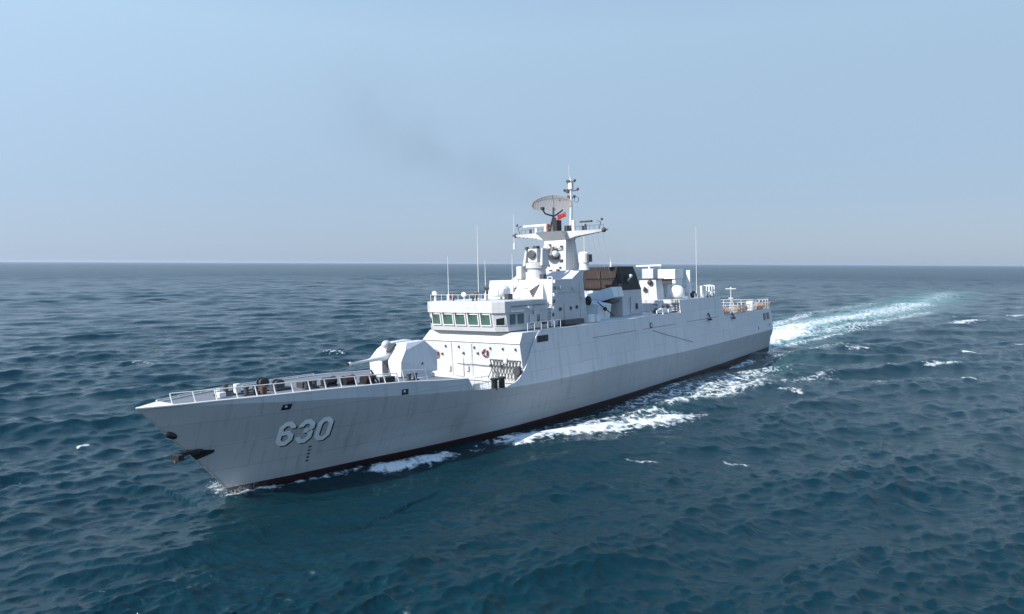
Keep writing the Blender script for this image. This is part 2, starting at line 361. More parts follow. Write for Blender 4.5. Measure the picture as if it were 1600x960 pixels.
    fo = t.n('ShaderNodeAttribute', attribute_name='foam').outputs['Fac']; ae = t.n('ShaderNodeAttribute', attribute_name='aerated').outputs['Fac']
    big = t.noise(geo, .03, 4); med = t.noise(geo, .16, 4)
    c = t.mix(big, (.0009, .0195, .0325), (.0012, .025, .0325))
    c = t.mix(t.math('MULTIPLY', t.step(med, .55, .8), .35), c, (.004, .033, .030))
    an = t.math('MULTIPLY', ae, t.step(t.noise(t.scale(geo, (.35, .8, 1)), 1.0, 6, .6), .32, .62))
    c = t.mix(an, c, (.17, .44, .40))
    t.l(c, t.b.inputs['Base Color']); t.b.inputs['IOR'].default_value = 1.333; t.b.inputs['Specular IOR Level'].default_value = .42; 
    ds = t.n('ShaderNodeVectorMath', operation='LENGTH'); t.l(geo, ds.inputs[0])        # open sea beyond the ship: unresolved chop reads as a rougher surface
    mr = t.n('ShaderNodeMapRange'); t.l(ds.outputs['Value'], mr.inputs[0]); mr.inputs[1].default_value = 40; mr.inputs[2].default_value = 700; mr.inputs[3].default_value = .06; mr.inputs[4].default_value = .30
    t.l(mr.outputs[0], t.b.inputs['Roughness'])
    # small ripples
    b1 = t.n('ShaderNodeBump'); b1.inputs['Strength'].default_value = 1; b1.inputs['Distance'].default_value = .13
    mp = t.n('ShaderNodeMapping'); t.l(geo, mp.inputs[0]); mp.inputs['Rotation'].default_value = (0, 0, -(YAW+.35)); mp.inputs['Scale'].default_value = (1, .5, 1)
    t.l(t.noise(mp.outputs[0], 1.9, 6, .62, .4), b1.inputs['Height'])
    t.l(b1.outputs[0], t.b.inputs['Normal'])
    b0 = t.n('ShaderNodeBump'); b0.inputs['Distance'].default_value = 1.2; ms0 = t.n('ShaderNodeMapRange'); t.l(ds.outputs['Value'], ms0.inputs[0]); ms0.inputs[1].default_value = 160; ms0.inputs[2].default_value = 800
    t.l(ms0.outputs[0], b0.inputs['Strength']); t.l(t.noise(mp.outputs[0], .11, 5, .62, .3), b0.inputs['Height']); t.l(b0.outputs[0], b1.inputs['Normal'])
    # broken water: dense cores, lace at the edges
    nf = t.noise(geo, 1.9, 9, .70, .6)
    vo = t.n('ShaderNodeTexVoronoi', feature='DISTANCE_TO_EDGE'); wv = t.n('ShaderNodeVectorMath', operation='ADD')
    cn = t.n('ShaderNodeTexNoise'); t.l(geo, cn.inputs['Vector']); cn.inputs['Scale'].default_value = .9; cn.inputs['Detail'].default_value = 4
    sc = t.n('ShaderNodeVectorMath', operation='SCALE'); t.l(cn.outputs[1], sc.inputs[0]); sc.inputs['Scale'].default_value = 1.6
    t.l(geo, wv.inputs[0]); t.l(sc.outputs[0], wv.inputs[1]); t.l(wv.outputs[0], vo.inputs['Vector']); vo.inputs['Scale'].default_value = .85
    lace = t.math('SUBTRACT', 1, t.step(vo.outputs['Distance'], .02, .22))
    x = t.math('ADD', fo, t.math('MULTIPLY', t.math('SUBTRACT', nf, .5), 2.1))
    x = t.math('ADD', x, t.math('MULTIPLY', t.math('SUBTRACT', lace, .5), .28))
    foam = t.math('MULTIPLY', t.step(x, .5, 1.1), t.step(fo, .04, .3))
    fb = t.n('ShaderNodeBsdfDiffuse'); fb.inputs[0].default_value = (.80, .83, .84, 1)
    b2 = t.n('ShaderNodeBump'); b2.inputs['Distance'].default_value = .15; t.l(nf, b2.inputs['Height']); t.l(b2.outputs[0], fb.inputs['Normal'])
    ms = t.n('ShaderNodeMixShader'); t.l(foam, ms.inputs[0]); t.l(t.b.outputs[0], ms.inputs[1]); t.l(fb.outputs[0], ms.inputs[2])
    t.l(ms.outputs[0], t.t.nodes['Material Output'].inputs[0])
    me.materials.append(t.m)
make_water()
# thin sea haze
m = bpy.data.materials.new('sea_haze'); m.use_nodes = True; m.node_tree.nodes.clear()
v = m.node_tree.nodes.new('ShaderNodeVolumePrincipled'); v.inputs['Color'].default_value = (.78, .87, 1, 1); v.inputs['Density'].default_value = .00007; v.inputs['Anisotropy'].default_value = .2
mo = m.node_tree.nodes.new('ShaderNodeOutputMaterial'); m.node_tree.links.new(v.outputs[0], mo.inputs['Volume'])
hz = MB().box(-27500, 27500, -27500, 27500, -5, 26).build('haze', m); tag(hz, 'thin pale haze over the sea, thickening to the horizon', 'haze', kind='stuff')

# ------------------------------------------------------------------ warship: hull
HEEL = R(-1.93)
ship = tag(empty('warship', (45, 0, 0)), 'pale grey warship under way with pennant number 630 on its bow', 'warship')
ship.rotation_euler = (HEEL, 0, 0)
HM = Matrix.Translation((45, 0, 0)) @ Matrix.Rotation(HEEL, 4, 'X') @ Matrix.Translation((-45, 0, 0))
WX = [0,13,21,24.5,31,33,38.5,41,46,67,87,90]; WD = [0,.23,.28,.45,.62,.75,1.0,1.05,.95,.95,.7,0]
def W(x): return x+float(np.interp(x, WX, WD))         # parts are written in ship coordinates, x metres aft of the bow tip, and set out along this scale
def aboard(o, x, y, z): o.matrix_world = HM @ Matrix.Translation((W(x), y, z)); return o
ROOTS = {}
def P(mb, name, mat, parent=None, warp=True, **k):
    par = parent or ship
    if warp and par is not hull and not (hull is not None and par.parent is hull): mb.v = [(W(p[0]), p[1], p[2]) for p in mb.v]
    o = mb.build(name, mat, None, **k)
    o.parent = par; inv = Matrix.Translation((-45, 0, 0)) if par is ship else Matrix()
    o.matrix_parent_inverse = Matrix(); o.location = (-45, 0, 0) if par is ship else (0, 0, 0)
    return o
LV = [  # stem x, half breadth curve, height curve
    (5.6, pchip([5.6,8,12,18,27,45,65,80,90],[0,.35,1.15,2.5,3.9,5.0,5.15,4.9,4.4]), lambda x: np.full_like(x, -1.6)),
    (4.5, pchip([4.5,6,8,12.4,18.2,27,45,60,75,90],[0,.42,.95,1.9,3.2,4.55,5.33,5.42,5.25,4.77]), lambda x: np.full_like(x, .4)),
    (3.3, pchip([3.3,5,8,12,16,20,27,45,60,75,90],[0,.62,1.42,2.45,3.3,4.05,4.95,5.48,5.5,5.4,4.98]), lambda x: np.full_like(x, 1.8)),
    (1.7, pchip([1.7,4,7,11,15,20,27,45,60,75,90],[0,1.02,1.98,2.98,3.82,4.62,5.32,5.62,5.62,5.5,5.2]), pchip([0,20,45,90],[3.6,3.0,2.5,2.3])),
    (.06, pchip([.06,2,5,8,11,14,17,20,25,40,70,90],[0,1.02,2.12,2.84,3.42,4.0,4.5,4.9,5.38,5.66,5.62,5.35]), pchip([0,4,8,11.3,14,20,24,28.8,45,60,90],[5.40,5.22,4.86,4.6,4.32,3.88,3.55,3.38,3.22,2.98,2.93])),
]
DZ = pchip([0,3,5,8,11,12.7,14.5,17.2,20],[5.48,5.47,5.43,5.35,5.24,5.17,5.08,4.84,4.64])
DY = pchip([0,1.2,3,5,8,11,14,17,20],[0,.75,1.46,2.1,2.78,3.34,3.9,4.4,4.8])
hull = None
def make_hull():
    mb = MB(); NTt = 100
    tt = np.linspace(0, 1, NTt)**1.35
    rows = {}
    for sgn in (-1, 1):
        idx = []
        for xs, yf, zf in LV:
            x = xs+(90-xs)*tt; y = yf(x)*sgn; z = zf(x); base = len(mb.v)
            mb.v += list(zip(x.tolist(), y.tolist(), z.tolist())); idx.append(base)
        for a, b in zip(idx[:-1], idx[1:]):
            for i in range(NTt-1):
                mb.f.append((a+i, a+i+1, b+i+1, b+i))
        rows[sgn] = idx
        # bulwark strip above the knuckle, forward
        n = 46; x1 = .06+(20.3-.06)*np.linspace(0, 1, n)**1.2; x2 = 0+(19.9)*np.linspace(0, 1, n)**1.2
        y1, z1 = LV[4][1](x1)*sgn, LV[4][2](x1); y2, z2 = DY(x2)*sgn, DZ(x2); b = len(mb.v)
        mb.v += list(zip(x1.tolist(), y1.tolist(), z1.tolist())); mb.v += list(zip(x2.tolist(), y2.tolist(), z2.tolist()))
        for i in range(n-1): mb.f.append((b+i, b+i+1, b+n+i+1, b+n+i))
    # transom
    L, Rr = [rows[-1][k]+NTt-1 for k in range(5)], [rows[1][k]+NTt-1 for k in range(5)]
    for k in range(4): mb.f.append((L[k], Rr[k], Rr[k+1], L[k+1]))
    o = P(mb, 'hull', m_hull, warp=False, smooth=True)
    me = o.data; bm = bmesh.new(); bm.from_mesh(me); bmesh.ops.remove_doubles(bm, verts=bm.verts, dist=.0005)
    for e in bm.edges:
        if len(e.link_faces) == 2 and e.calc_face_angle(0) > R(11) and all(v.co.z > 2.5 for v in e.verts): e.smooth = False
        if any(abs(v.co.x-90) < .01 for v in e.verts) and len(e.link_faces) == 2 and e.calc_face_angle(0) > R(30): e.smooth = False
    bm.to_mesh(me)
    bt = BVHTree.FromBMesh(bm); bm.free(); return o, bt
hull, hbvh = make_hull()
# side plating above the knuckle from the bridge aft, both sides
def plate_edge(x):
    if x <= 27.8: return float(np.interp(x, [23.4,24.4,25.2,25.8,26.4,27.1,27.75],[3.66,3.92,4.45,5.1,5.88,6.85,7.37]))
    if x < 54.7: return 7.37-.10*(x-27.8)/27
    if x < 67.4: return 8.68-.1*(x-54.7)/12.7
    if x < 68.3: return 8.58-(x-67.4)/.9*2.4
    return 6.25-.15*(x-68.3)/21.7
def plate_y(x, z):
    zk = float(LV[4][2](np.array(x))); yk = float(LV[4][1](np.array(x)))
    return yk-max(0, z-zk)*.105
xs_ = list(np.linspace(23.4, 27.8, 16))+list(np.linspace(28.5, 54.6, 20))+[54.68, 54.72]+list(np.linspace(55.5, 67.3, 10))+[67.4, 67.85, 68.3]+list(np.linspace(69, 90, 14))
def make_plating(sg):
    mb = MB(); K = 6
    for x in xs_:
        ze = plate_edge(x); x0 = x; x = W(x); zk = float(LV[4][2](np.array(x)))
        if abs(x0-54.68) < .001: ze = plate_edge(54.6)
        for k in range(K):
            z = zk+(ze-zk)*k/(K-1); mb.v.append((x, sg*plate_y(x, z), z))
    n = len(xs_)
    for i in range(n-1):
        for k in range(K-1): mb.f.append((i*K+k, (i+1)*K+k, (i+1)*K+k+1, i*K+k+1))
    o = P(mb, 'side_plating', m_hull_lit, warp=False, smooth=False)
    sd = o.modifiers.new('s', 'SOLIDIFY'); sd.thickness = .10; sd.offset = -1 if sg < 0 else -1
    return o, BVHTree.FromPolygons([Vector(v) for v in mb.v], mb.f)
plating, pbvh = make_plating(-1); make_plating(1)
def skin(x, z):                                        # port skin of the hull at (x, z)
    best = None
    for b in (hbvh, pbvh):
        h = b.ray_cast(Vector((x, -30, z)), Vector((0, 1, 0)))
        if h[0] is not None and (best is None or h[0].y < best[0].y): best = h
    if best is None: return Vector((x, -5, z)), Vector((0, -1, 0))
    nrm = best[1].copy()
    if nrm.y > 0: nrm = -nrm
    return best[0], nrm
def on_skin(pts, off):
    out = []
    for x, z in pts:
        p, n = skin(x, z); out.append(p+n*off)
    return out
def skin_patch(mb, x0, x1, z0, z1, off, nx=6, nz=3, shear=0):
    g = [[(x0+(x1-x0)*i/nx+shear*(j/nz-.5), z0+(z1-z0)*j/nz) for i in range(nx+1)] for j in range(nz+1)]
    b = len(mb.v)
    for row in g: mb.v += [tuple(p) for p in on_skin(row, off)]
    for j in range(nz):
        for i in range(nx): mb.f.append((b+j*(nx+1)+i, b+j*(nx+1)+i+1, b+(j+1)*(nx+1)+i+1, b+(j+1)*(nx+1)+i))
    return mb
# transom plate above, helicopter deck, decks
mb = MB(); yk, yt = float(LV[4][1](np.array(90.))), plate_y(90, 6.1)
mb.add([(90,-yk,2.95),(90,yk,2.95),(90,yt,6.1),(90,-yt,6.1)], [(0,1,2,3)]); P(mb, 'transom', m_hull_lit)
mb = MB(); b = [(67.9,-4.95),(89.9,-4.93),(89.9,4.93),(67.9,4.95)]
mb.frustum([(x,y,5.7) for x,y in b], [(x,y,6.0) for x,y in b]); P(mb, 'helicopter_deck', m_deck)
mb = MB(); xx = np.linspace(.02, 19.65, 40)
mb.v += [(float(x), -float(DY(x))+.01, float(DZ(x))-.02) for x in xx]+[(float(x), float(DY(x))-.01, float(DZ(x))-.02) for x in xx]
mb.f += [(i, i+1, 40+i+1, 40+i) for i in range(39)]
mb.add([(19.65,-4.7,4.64),(19.65,4.7,4.64),(20.0,4.8,3.75),(20.0,-4.8,3.75)], [(0,1,2,3)])
foredeck = P(mb, 'foredeck', m_deck)
mb = MB(); mb.add([(19.4,-4.78,3.84),(24,-5.25,3.5),(26,-5.4,3.4),(26,5.4,3.4),(24,5.25,3.5),(19.4,4.78,3.84)], [(0,1,2,3,4,5)]); P(mb, 'well_deck', m_lightdeck)
# gunwale lip: thin pale edge along the foredeck
mb = MB()
for sg in (-1, 1):
    mb.path([(float(x), sg*float(DY(x)), float(DZ(x))+.02) for x in np.linspace(.0, 19.6, 30)], .055)
P(mb, 'gunwale_bar', m_white)
mb = MB(); mb.prism([(-.05,0,5.48),(1.5,-.86,5.49),(1.5,.86,5.49)], (0,0,.05)); P(mb, 'bow_plate', m_white)

# pennant number with its dark drop shadow, part of the painted marking
def digit(ch):
    x0, x1, y0, y1, c, ym = .15, .85, .15, 1.45, .22, .85
    if ch == '0': return [([(x0+c,y0),(x1-c,y0),(x1,y0+c),(x1,y1-c),(x1-c,y1),(x0+c,y1),(x0,y1-c),(x0,y0+c)], True)]
    if ch == '6': return [([(x1,1.12),(x1,y1-c),(x1-c,y1),(x0+c,y1),(x0,y1-c),(x0,y0+c),(x0+c,y0),(x1-c,y0),(x1,y0+c),(x1,ym-c),(x1-c,ym),(x0+.1,ym)], False)]
    return [([(x0,1.12),(x0,y1-c),(x0+c,y1),(x1-c,y1),(x1,y1-c),(x1,ym+c-.05),(x1-c*.8,ym),(.38,ym)], False), ([(x1-c*.8,ym),(x1,ym-c+.05),(x1,y0+c),(x1-c,y0),(x0+c,y0),(x0,y0+c),(x0,.48)], False)]
def ribbon(pts, closed, wd):
    n = len(pts); V = [Vector(p) for p in pts]; L = []
    for i in range(n):
        a = V[i-1] if (i or closed) else None; b = V[(i+1) % n] if (i < n-1 or closed) else None
        d1 = (V[i]-a).normalized() if a else None; d2 = (b-V[i]).normalized() if b else None
        if d1 is None: d1 = d2
        if d2 is None: d2 = d1
        n1, n2 = Vector((-d1.y, d1.x)), Vector((-d2.y, d2.x)); m = (n1+n2).normalized(); k = wd/2/max(.5, m.dot(n1))
        L.append((V[i]+m*k, V[i]-m*k))
    q = []
    for i in range(n if closed else n-1):
        (a, b), (c, d) = L[i], L[(i+1) % n]
        k = max(1, int((c-a).length/.15)+1)
        for s_ in range(k):
            q.append([a.lerp(c, s_/k), a.lerp(c, (s_+1)/k), b.lerp(d, (s_+1)/k), b.lerp(d, s_/k)])
    return q
NX, NZ, NWD, NH = 6.75, 2.30, .94, 1.46
for i, ch in enumerate('630'):
    for nm, mat, dx, dz, off in (('number_drop_shadow', m_black, .095, -.075, .012), ('pennant_number', m_num, 0, 0, .026)):
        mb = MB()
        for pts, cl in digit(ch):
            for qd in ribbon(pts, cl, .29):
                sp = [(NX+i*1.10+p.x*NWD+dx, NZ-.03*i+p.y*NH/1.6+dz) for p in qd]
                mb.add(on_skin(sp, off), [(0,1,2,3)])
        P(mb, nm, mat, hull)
# draught marks below the number
for i in range(5):
    mb = MB(); skin_patch(mb, 8.85, 9.02, 1.0+i*.22, 1.1+i*.22, .015, 1, 1); P(mb, 'draught_mark', m_dark, hull)
# fairlead openings and ports in the skin
def opening(x, z, wx, hz, name='fairlead', shear=.06, lit=True):
    o = P(skin_patch(MB(), x-wx/2, x+wx/2, z-hz/2, z+hz/2, .02, 3, 2, shear), name, m_black, hull)
    if lit: P(skin_patch(MB(), x-wx*.2, x+wx*.05, z-hz*.05, z+hz*.3, .035, 1, 1), 'roller', m_rail, o)
opening(6.9, 4.66, .52, .32); opening(14.5, 4.5, .5, .34); opening(28.55, 6.72, 1.5, .5, 'side_port', .1, False)
P(skin_patch(MB(), 28.95, 29.12, 6.62, 6.85, .035, 1, 1), 'port_fitting', m_dark, hull)
mb = MB()
for z in (3.9,):
    q = MB().ball((0,0,0), .30, 1.15, .55, .62); rr = Matrix.Rotation(R(28), 3, 'Y'); c0 = Vector((1.62,-.10,3.84)); mb.add([c0+rr@Vector(v) for v in q.v], q.f)
P(mb, 'stem_hawse', m_black, hull)
# anchor recess: dark wedge along the skin plus the bed
mb = MB()
top = on_skin([(2.36,2.93),(2.7,2.88),(3.2,2.80),(3.72,2.72)], .03); bot = on_skin([(2.92,2.27),(3.0,2.28),(3.3,2.40),(3.66,2.55)], .03)
for i in range(3): mb.add([top[i], top[i+1], bot[i+1], bot[i]], [(0,1,2,3)])
P(mb, 'anchor_recess', m_black, hull)
anc = tag(aboard(empty('anchor'), 2.0, -.42, 2.72), 'black stockless anchor stowed in the recess at the stem of the grey bow', 'anchor')
mb = MB().obox((.25,.1,.08),(.62,-.12,0),(.02,.1,0),(0,0,.1)).tube((.75,0,.1),(1.0,-.1,.12),.07); mb.build('shank', m_black, anc, bevel=.02)
mb = MB().obox((-.32,.02,.0),(.16,0,0),(0,.42,0),(0,0,.16)); mb.build('crown', m_black, anc, bevel=.03)
for sg in (-1, 1):
    MB().frustum([(-.42,sg*.32,-.16),(-.2,sg*.32,-.16),(-.2,sg*.48,-.12),(-.42,sg*.48,-.12)],[(.42,sg*.30,.02),(.5,sg*.30,.02),(.5,sg*.36,.06),(.42,sg*.36,.06)]).build('fluke', m_black, anc, bevel=.02)
MB().box(-.50,-.40,-.14,.02,-.24,-.10).build('ring', m_brown, anc)
# seam line and small side fittings
mb = MB(); 
for x0, x1 in ((36,44.5),(45.8,54),(57,67),(69.4,88.5)):
    skin_patch(mb, x0, x1, 6.13-.004*x0*0, 6.17, .012, 10, 1)
P(mb, 'side_seam', m_dark, hull)
for x, z in ((47.8,6.42),):
    p, n = skin(x, z); P(MB().torus(p+n*.02, .22, .06, n), 'side_ring', m_dark, hull, smooth=True); P(MB().lathe([(.17,0),(.17,.05)], p, 12, n), 'side_lamp', m_white, hull)
for x, z in ((63.5,6.25),(71.8,5.9)):
    p, n = skin(x, z); q = p+Vector((0,-.35,-.1))
    P(MB().tube(p+Vector((0,0,.5)), q, .06).tube(p+Vector((.35,0,.5)), q, .06).box(q.x-.25,q.x+.3,q.y-.1,q.y+.25,q.z-.22,q.z-.02), 'davit', m_dark, hull)
for x0 in (85.7, 87.4):
    o = P(skin_patch(MB(), x0, x0+1.25, 4.55, 5.5, .02, 3, 3), 'mooring_port', m_dark, hull)
    P(skin_patch(MB(), x0+.3, x0+.42, 4.6, 5.45, .04, 1, 3), 'roller', m_rail, o); P(skin_patch(MB(), x0+.8, x0+1.1, 4.6, 5.4, .03, 1, 3), 'screen', m_glass, o)
for x, z in ((82.6,3.4),(88.2,3.5)):
    P(skin_patch(MB(), x, x+.3, z, z+.4, .02, 1, 1), 'discharge_port', m_black, hull)
p = on_skin([(48.2,5.85),(51,5.25),(55,4.45),(58,3.85)], .03); P(MB().path(p, .02), 'hanging_line', m_dark, hull)

# ------------------------------------------------------------------ foredeck gear
def rail_run(xs, yf, zf, hgt, lean, name, bars=2, r=.025, sg=-1, post=1):
    mb = MB(); tops = []
    for i, x in enumerate(xs):
        a = Vector((x, sg*yf(x), zf(x))); b = a+Vector((-.05, -sg*lean, hgt)); tops.append((a, b))
        if i % post == 0: mb.tube(a, b, r*1.25)
    for k in range(1, bars+1):
        mb.path([a.lerp(b, k/bars) for a, b in tops], r)
    return P(mb, name, m_rail)
fy, fz = (lambda x: float(DY(x))-.06), (lambda x: float(DZ(x)))
rail_run(list(np.linspace(1.4, 14.0, 14)), fy, fz, .60, .16, 'foredeck_railing', 1, .03, -1)
rail_run(list(np.linspace(14.4, 16.2, 3)), fy, fz, .75, .16, 'foredeck_railing', 1, .022, -1)
rail_run(list(np.linspace(1.4, 13.4, 9)), fy, fz, .14, .02, 'foredeck_railing', 1, .03, 1)
def bollard(x, y, z, nm='bollard', mat=m_dark):
    mb = MB().box(x-.5, x+.5, y-.16, y+.16, z, z+.08)
    for s_ in (-.28, .28): mb.lathe([(.13,.06),(.12,.4),(.17,.42),(.17,.5),(.0,.52)], (x+s_, y, z), 12)
    return P(mb, nm, mat)
for x, y in ((5.6,-1.0),(5.6,1.0),(9.0,-1.7),(15.6,-3.4)): bollard(x, y, fz(x)-.02)
w0 = P(MB().box(7.0,8.2,-1.1,1.1,fz(7)-.02,fz(7)+.12), 'windlass', m_dark, bevel=.03)
for y in (-.75, .75):
    P(MB().lathe([(.30,-.2),(.30,-.16),(.2,-.14),(.2,.14),(.30,.16),(.30,.2)], (7.5, y, fz(7)+.32), 16, (0,1,0)), 'drum', m_dark, w0)
P(MB().box(7.8,8.2,-.35,.35,fz(8),fz(8)+.45), 'motor_housing', m_brown, w0, bevel=.05)
for x, y, mt in ((11.6,-1.9,m_pink),(12.6,-2.5,m_red),(10.4,-1.6,m_dark)):
    z = fz(x); o = P(MB().lathe([(.28,-.42),(.28,-.37),(.17,-.35),(.17,.35),(.28,.37),(.28,.42)], (x, y, z+.28), 16, (1,.15,0)).box(x-.4,x+.4,y-.3,y+.3,z-.02,z+.1), 'hawser_reel', m_black)
    P(MB().lathe([(.0,-.33),(.20,-.32),(.23,-.1),(.21,.15),(.23,.32),(0,.33)], (x, y, z+.31), 14, (1,.15,0)), 'reel_cover', mt, o)
P(MB().lathe([(.16,0),(.16,.25),(.24,.3),(.24,.38),(.1,.42)], (4.3,0,fz(4.3)), 12), 'capstan', m_white)
P(MB().box(3.9,4.3,-.75,-.45,fz(4)-.02,fz(4)+.28), 'vent_box', m_white, bevel=.04); P(MB().box(5.4,5.7,.1,.4,fz(5)-.02,fz(5)+.5), 'vent_box', m_white, bevel=.04)
P(MB().box(6.0,6.3,-1.45,-1.2,fz(6)-.02,fz(6)+.4), 'deck_locker', m_brown, bevel=.04)
P(MB().box(8.8,9.8,-1.2,-.6,fz(9)-.02,fz(9)+.35), 'skylight_hatch', m_dark, bevel=.04)
P(MB().box(13.5,14.3,-3.2,-2.6,fz(13.9)-.02,fz(13.9)+.34), 'ready_locker', m_black, bevel=.04)
P(MB().tube((13.4,-2.6,fz(13.2)),(12.9,-2.5,fz(13)+.8),.06), 'jackstaff_strut', m_dark)
P(MB().path([(4.2,-.3,5.47),(7.0,-.5,5.42)], .05).path([(4.2,.3,5.47),(7.0,.5,5.42)], .05), 'anchor_chain', m_dark)

# ------------------------------------------------------------------ gun
gun = P(MB().lathe([(2.15,4.62),(2.15,4.82),(1.98,4.84),(1.98,5.0)], (18.25,0,0), 40), 'gun_turret', m_sup)
def gun_half(sg, yin):                                 # one cheek of the gunhouse, from the slot outwards
    y0, y1 = sg*yin, sg*1.52
    pr = [(16.45,4.98),(16.45,6.05),(17.05,6.72),(17.55,7.18),(19.3,7.22),(20.15,6.35),(20.15,4.98)]
    yo = [1.50,1.58,1.42,1.02,1.05,1.45,1.45]
    return MB().frustum([(x, y0, z) for x, z in pr], [(x, sg*yy, z) for (x, z), yy in zip(pr, yo)])
g1 = gun_half(-1, .30); g2 = gun_half(1, .30)
P(g1, 'gunhouse_cheek', m_gun, gun, bevel=.03); P(g2, 'gunhouse_cheek', m_gun, gun, bevel=.03)
P(MB().frustum([(17.2,-.3,4.98),(17.2,.3,4.98),(20.1,.3,4.98),(20.1,-.3,4.98)],[(17.7,-.3,7.12),(17.7,.3,7.12),(19.3,.3,7.16),(19.3,-.3,7.16)]), 'gunhouse_core', m_sup, gun)
P(MB().box(16.5,16.9,-.27,.27,5.2,5.75), 'mantlet_plate', m_dark, gun)
P(MB().ball((17.2,.62,7.05), .36, 1, .8, .8), 'gunhouse_dome', m_sup, gun, smooth=True)
P(MB().obox((17.05,-.02,6.86),(.30,0,.24),(0,.2,0),(-.05,0,.06)), 'slot_cover', m_dark, gun)
br = P(MB().lathe([(.23,0),(.23,1.0),(.19,1.25),(.15,1.4),(.135,2.2),(.095,2.4),(.085,3.85),(.13,3.87),(.13,4.1),(.05,4.12)], (17.35,.02,6.28), 14, (-1,0,-.035)), 'barrel', m_white, gun, smooth=True)
P(MB().lathe([(.125,0),(.125,.26)], (13.42,.02,6.145), 12, (-1,0,-.035)), 'muzzle', m_black, br)
P(MB().box(18.5,18.56,-1.60,-1.50,5.6,5.75), 'door_handle', m_dark, gun)

# ------------------------------------------------------------------ well deck gear in front of the bridge
for x, y in ((22.2,-4.95),(23.0,-4.95)):
    P(MB().lathe([(.24,0),(.22,.65),(.3,.7),(.3,.82),(.05,.86)], (x, y, 3.55), 14), 'mooring_bollard', m_black)
net = tag(aboard(empty('cargo_net'), 25.25, -4.3, 3.75), 'coarse rope net hung on the white wall beside two black bollards', 'net')
mb = MB()
for i in range(9):
    y = 2.2-i*.30
    mb.tube((.0,y,1.45),(-.25,y-.5,.1),.03); mb.tube((.0,y-.5,1.45),(-.25,y,.1),.03)
mb.tube((0,2.2,1.48),(0,-.7,1.48),.035)
mb.build('mesh', m_dark, net)
mb = MB()
for x in (20.2,21.0,21.7): mb.tube((x,-4.8,3.7),(x,-4.8,4.65),.03)
mb.path([(20.2,-4.8,4.65),(21.7,-4.8,4.6)], .025).path([(20.2,-4.8,4.2),(21.7,-4.8,4.15)], .025); P(mb, 'well_deck_railing', m_rail)
P(MB().box(20.5,21.3,-4.4,-3.7,3.7,4.15), 'well_deck_locker', m_lightdeck, bevel=.04)
P(MB().lathe([(.3,-.12),(.3,.12)], (24.9,-4.95,4.5), 14, (1,0,0)).box(24.85,25.2,-5.1,-4.75,3.6,4.4), 'hose_reel', m_dark)

# ------------------------------------------------------------------ superstructure block below the bridge
sup = P(MB().frustum([(25.35,-5.28,3.5),(25.35,5.28,3.5),(54.6,5.2,3.0),(54.6,-5.2,3.0)],[(25.22,-4.98,6.52),(25.22,4.98,6.52),(54.6,5.05,6.52),(54.6,-5.05,6.52)]), 'superstructure', m_sup)
P(MB().frustum([(25.22,-4.97,6.525),(25.22,4.97,6.525),(54.6,5.05,6.525),(54.6,-5.02,6.525)],[(25.75,-4.86,7.32),(25.75,4.6,7.32),(54.6,4.9,7.26),(54.6,-4.9,7.26)]), 'upper_deck', m_lightdeck, sup)
P(MB().box(25.18,25.21,-4.97,4.97,6.50,6.53), 'ledge', m_dark, sup)
for y, z in ((.84-.3,5.6),(-.62-.3,5.65),(2.8,5.45)):
    P(MB().lathe([(.10,0),(.08,.12)], (25.25,y,z), 10, (-1,0,0)), 'wall_lamp', m_dark, sup)
for y, z in ((3.45,5.42),(-1.7,5.72)):
    lr = aboard(empty('life_ring'), 25.14, y, z)
    tag(lr, 'red and white life ring on the white wall, %s' % ('close behind the gun turret' if y > 0 else 'nearer the black bollards'), 'life ring', 'life rings on the wall below the bridge')
    mb = MB()
    mb.torus((0,0,0), .24, .07, (1,0,0), 24, 8); mb.build('ring', m_maroon, lr, smooth=True)
    for k in range(4):
        th = .785+k*1.571; MB().torus((0, .24*math.cos(th), .24*math.sin(th)), .08, .02, (0, -math.sin(th), math.cos(th)), 12, 6).build('band', m_white, lr)
mb = MB(); mb.path([(25.2,y,4.75-.02*math.sin(y*3)) for y in np.linspace(-5.1,1.2,14)], .025); P(mb, 'wall_pipe', m_dark, sup)
for y in (-4.9,-3.2,-2.2): P(MB().box(25.1,25.3,y-.07,y+.07,4.66,4.86), 'pipe_valve', m_dark, sup)
P(MB().box(25.24,25.30,.6,1.5,3.75,5.25), 'wall_door', m_sup, sup, bevel=.03)

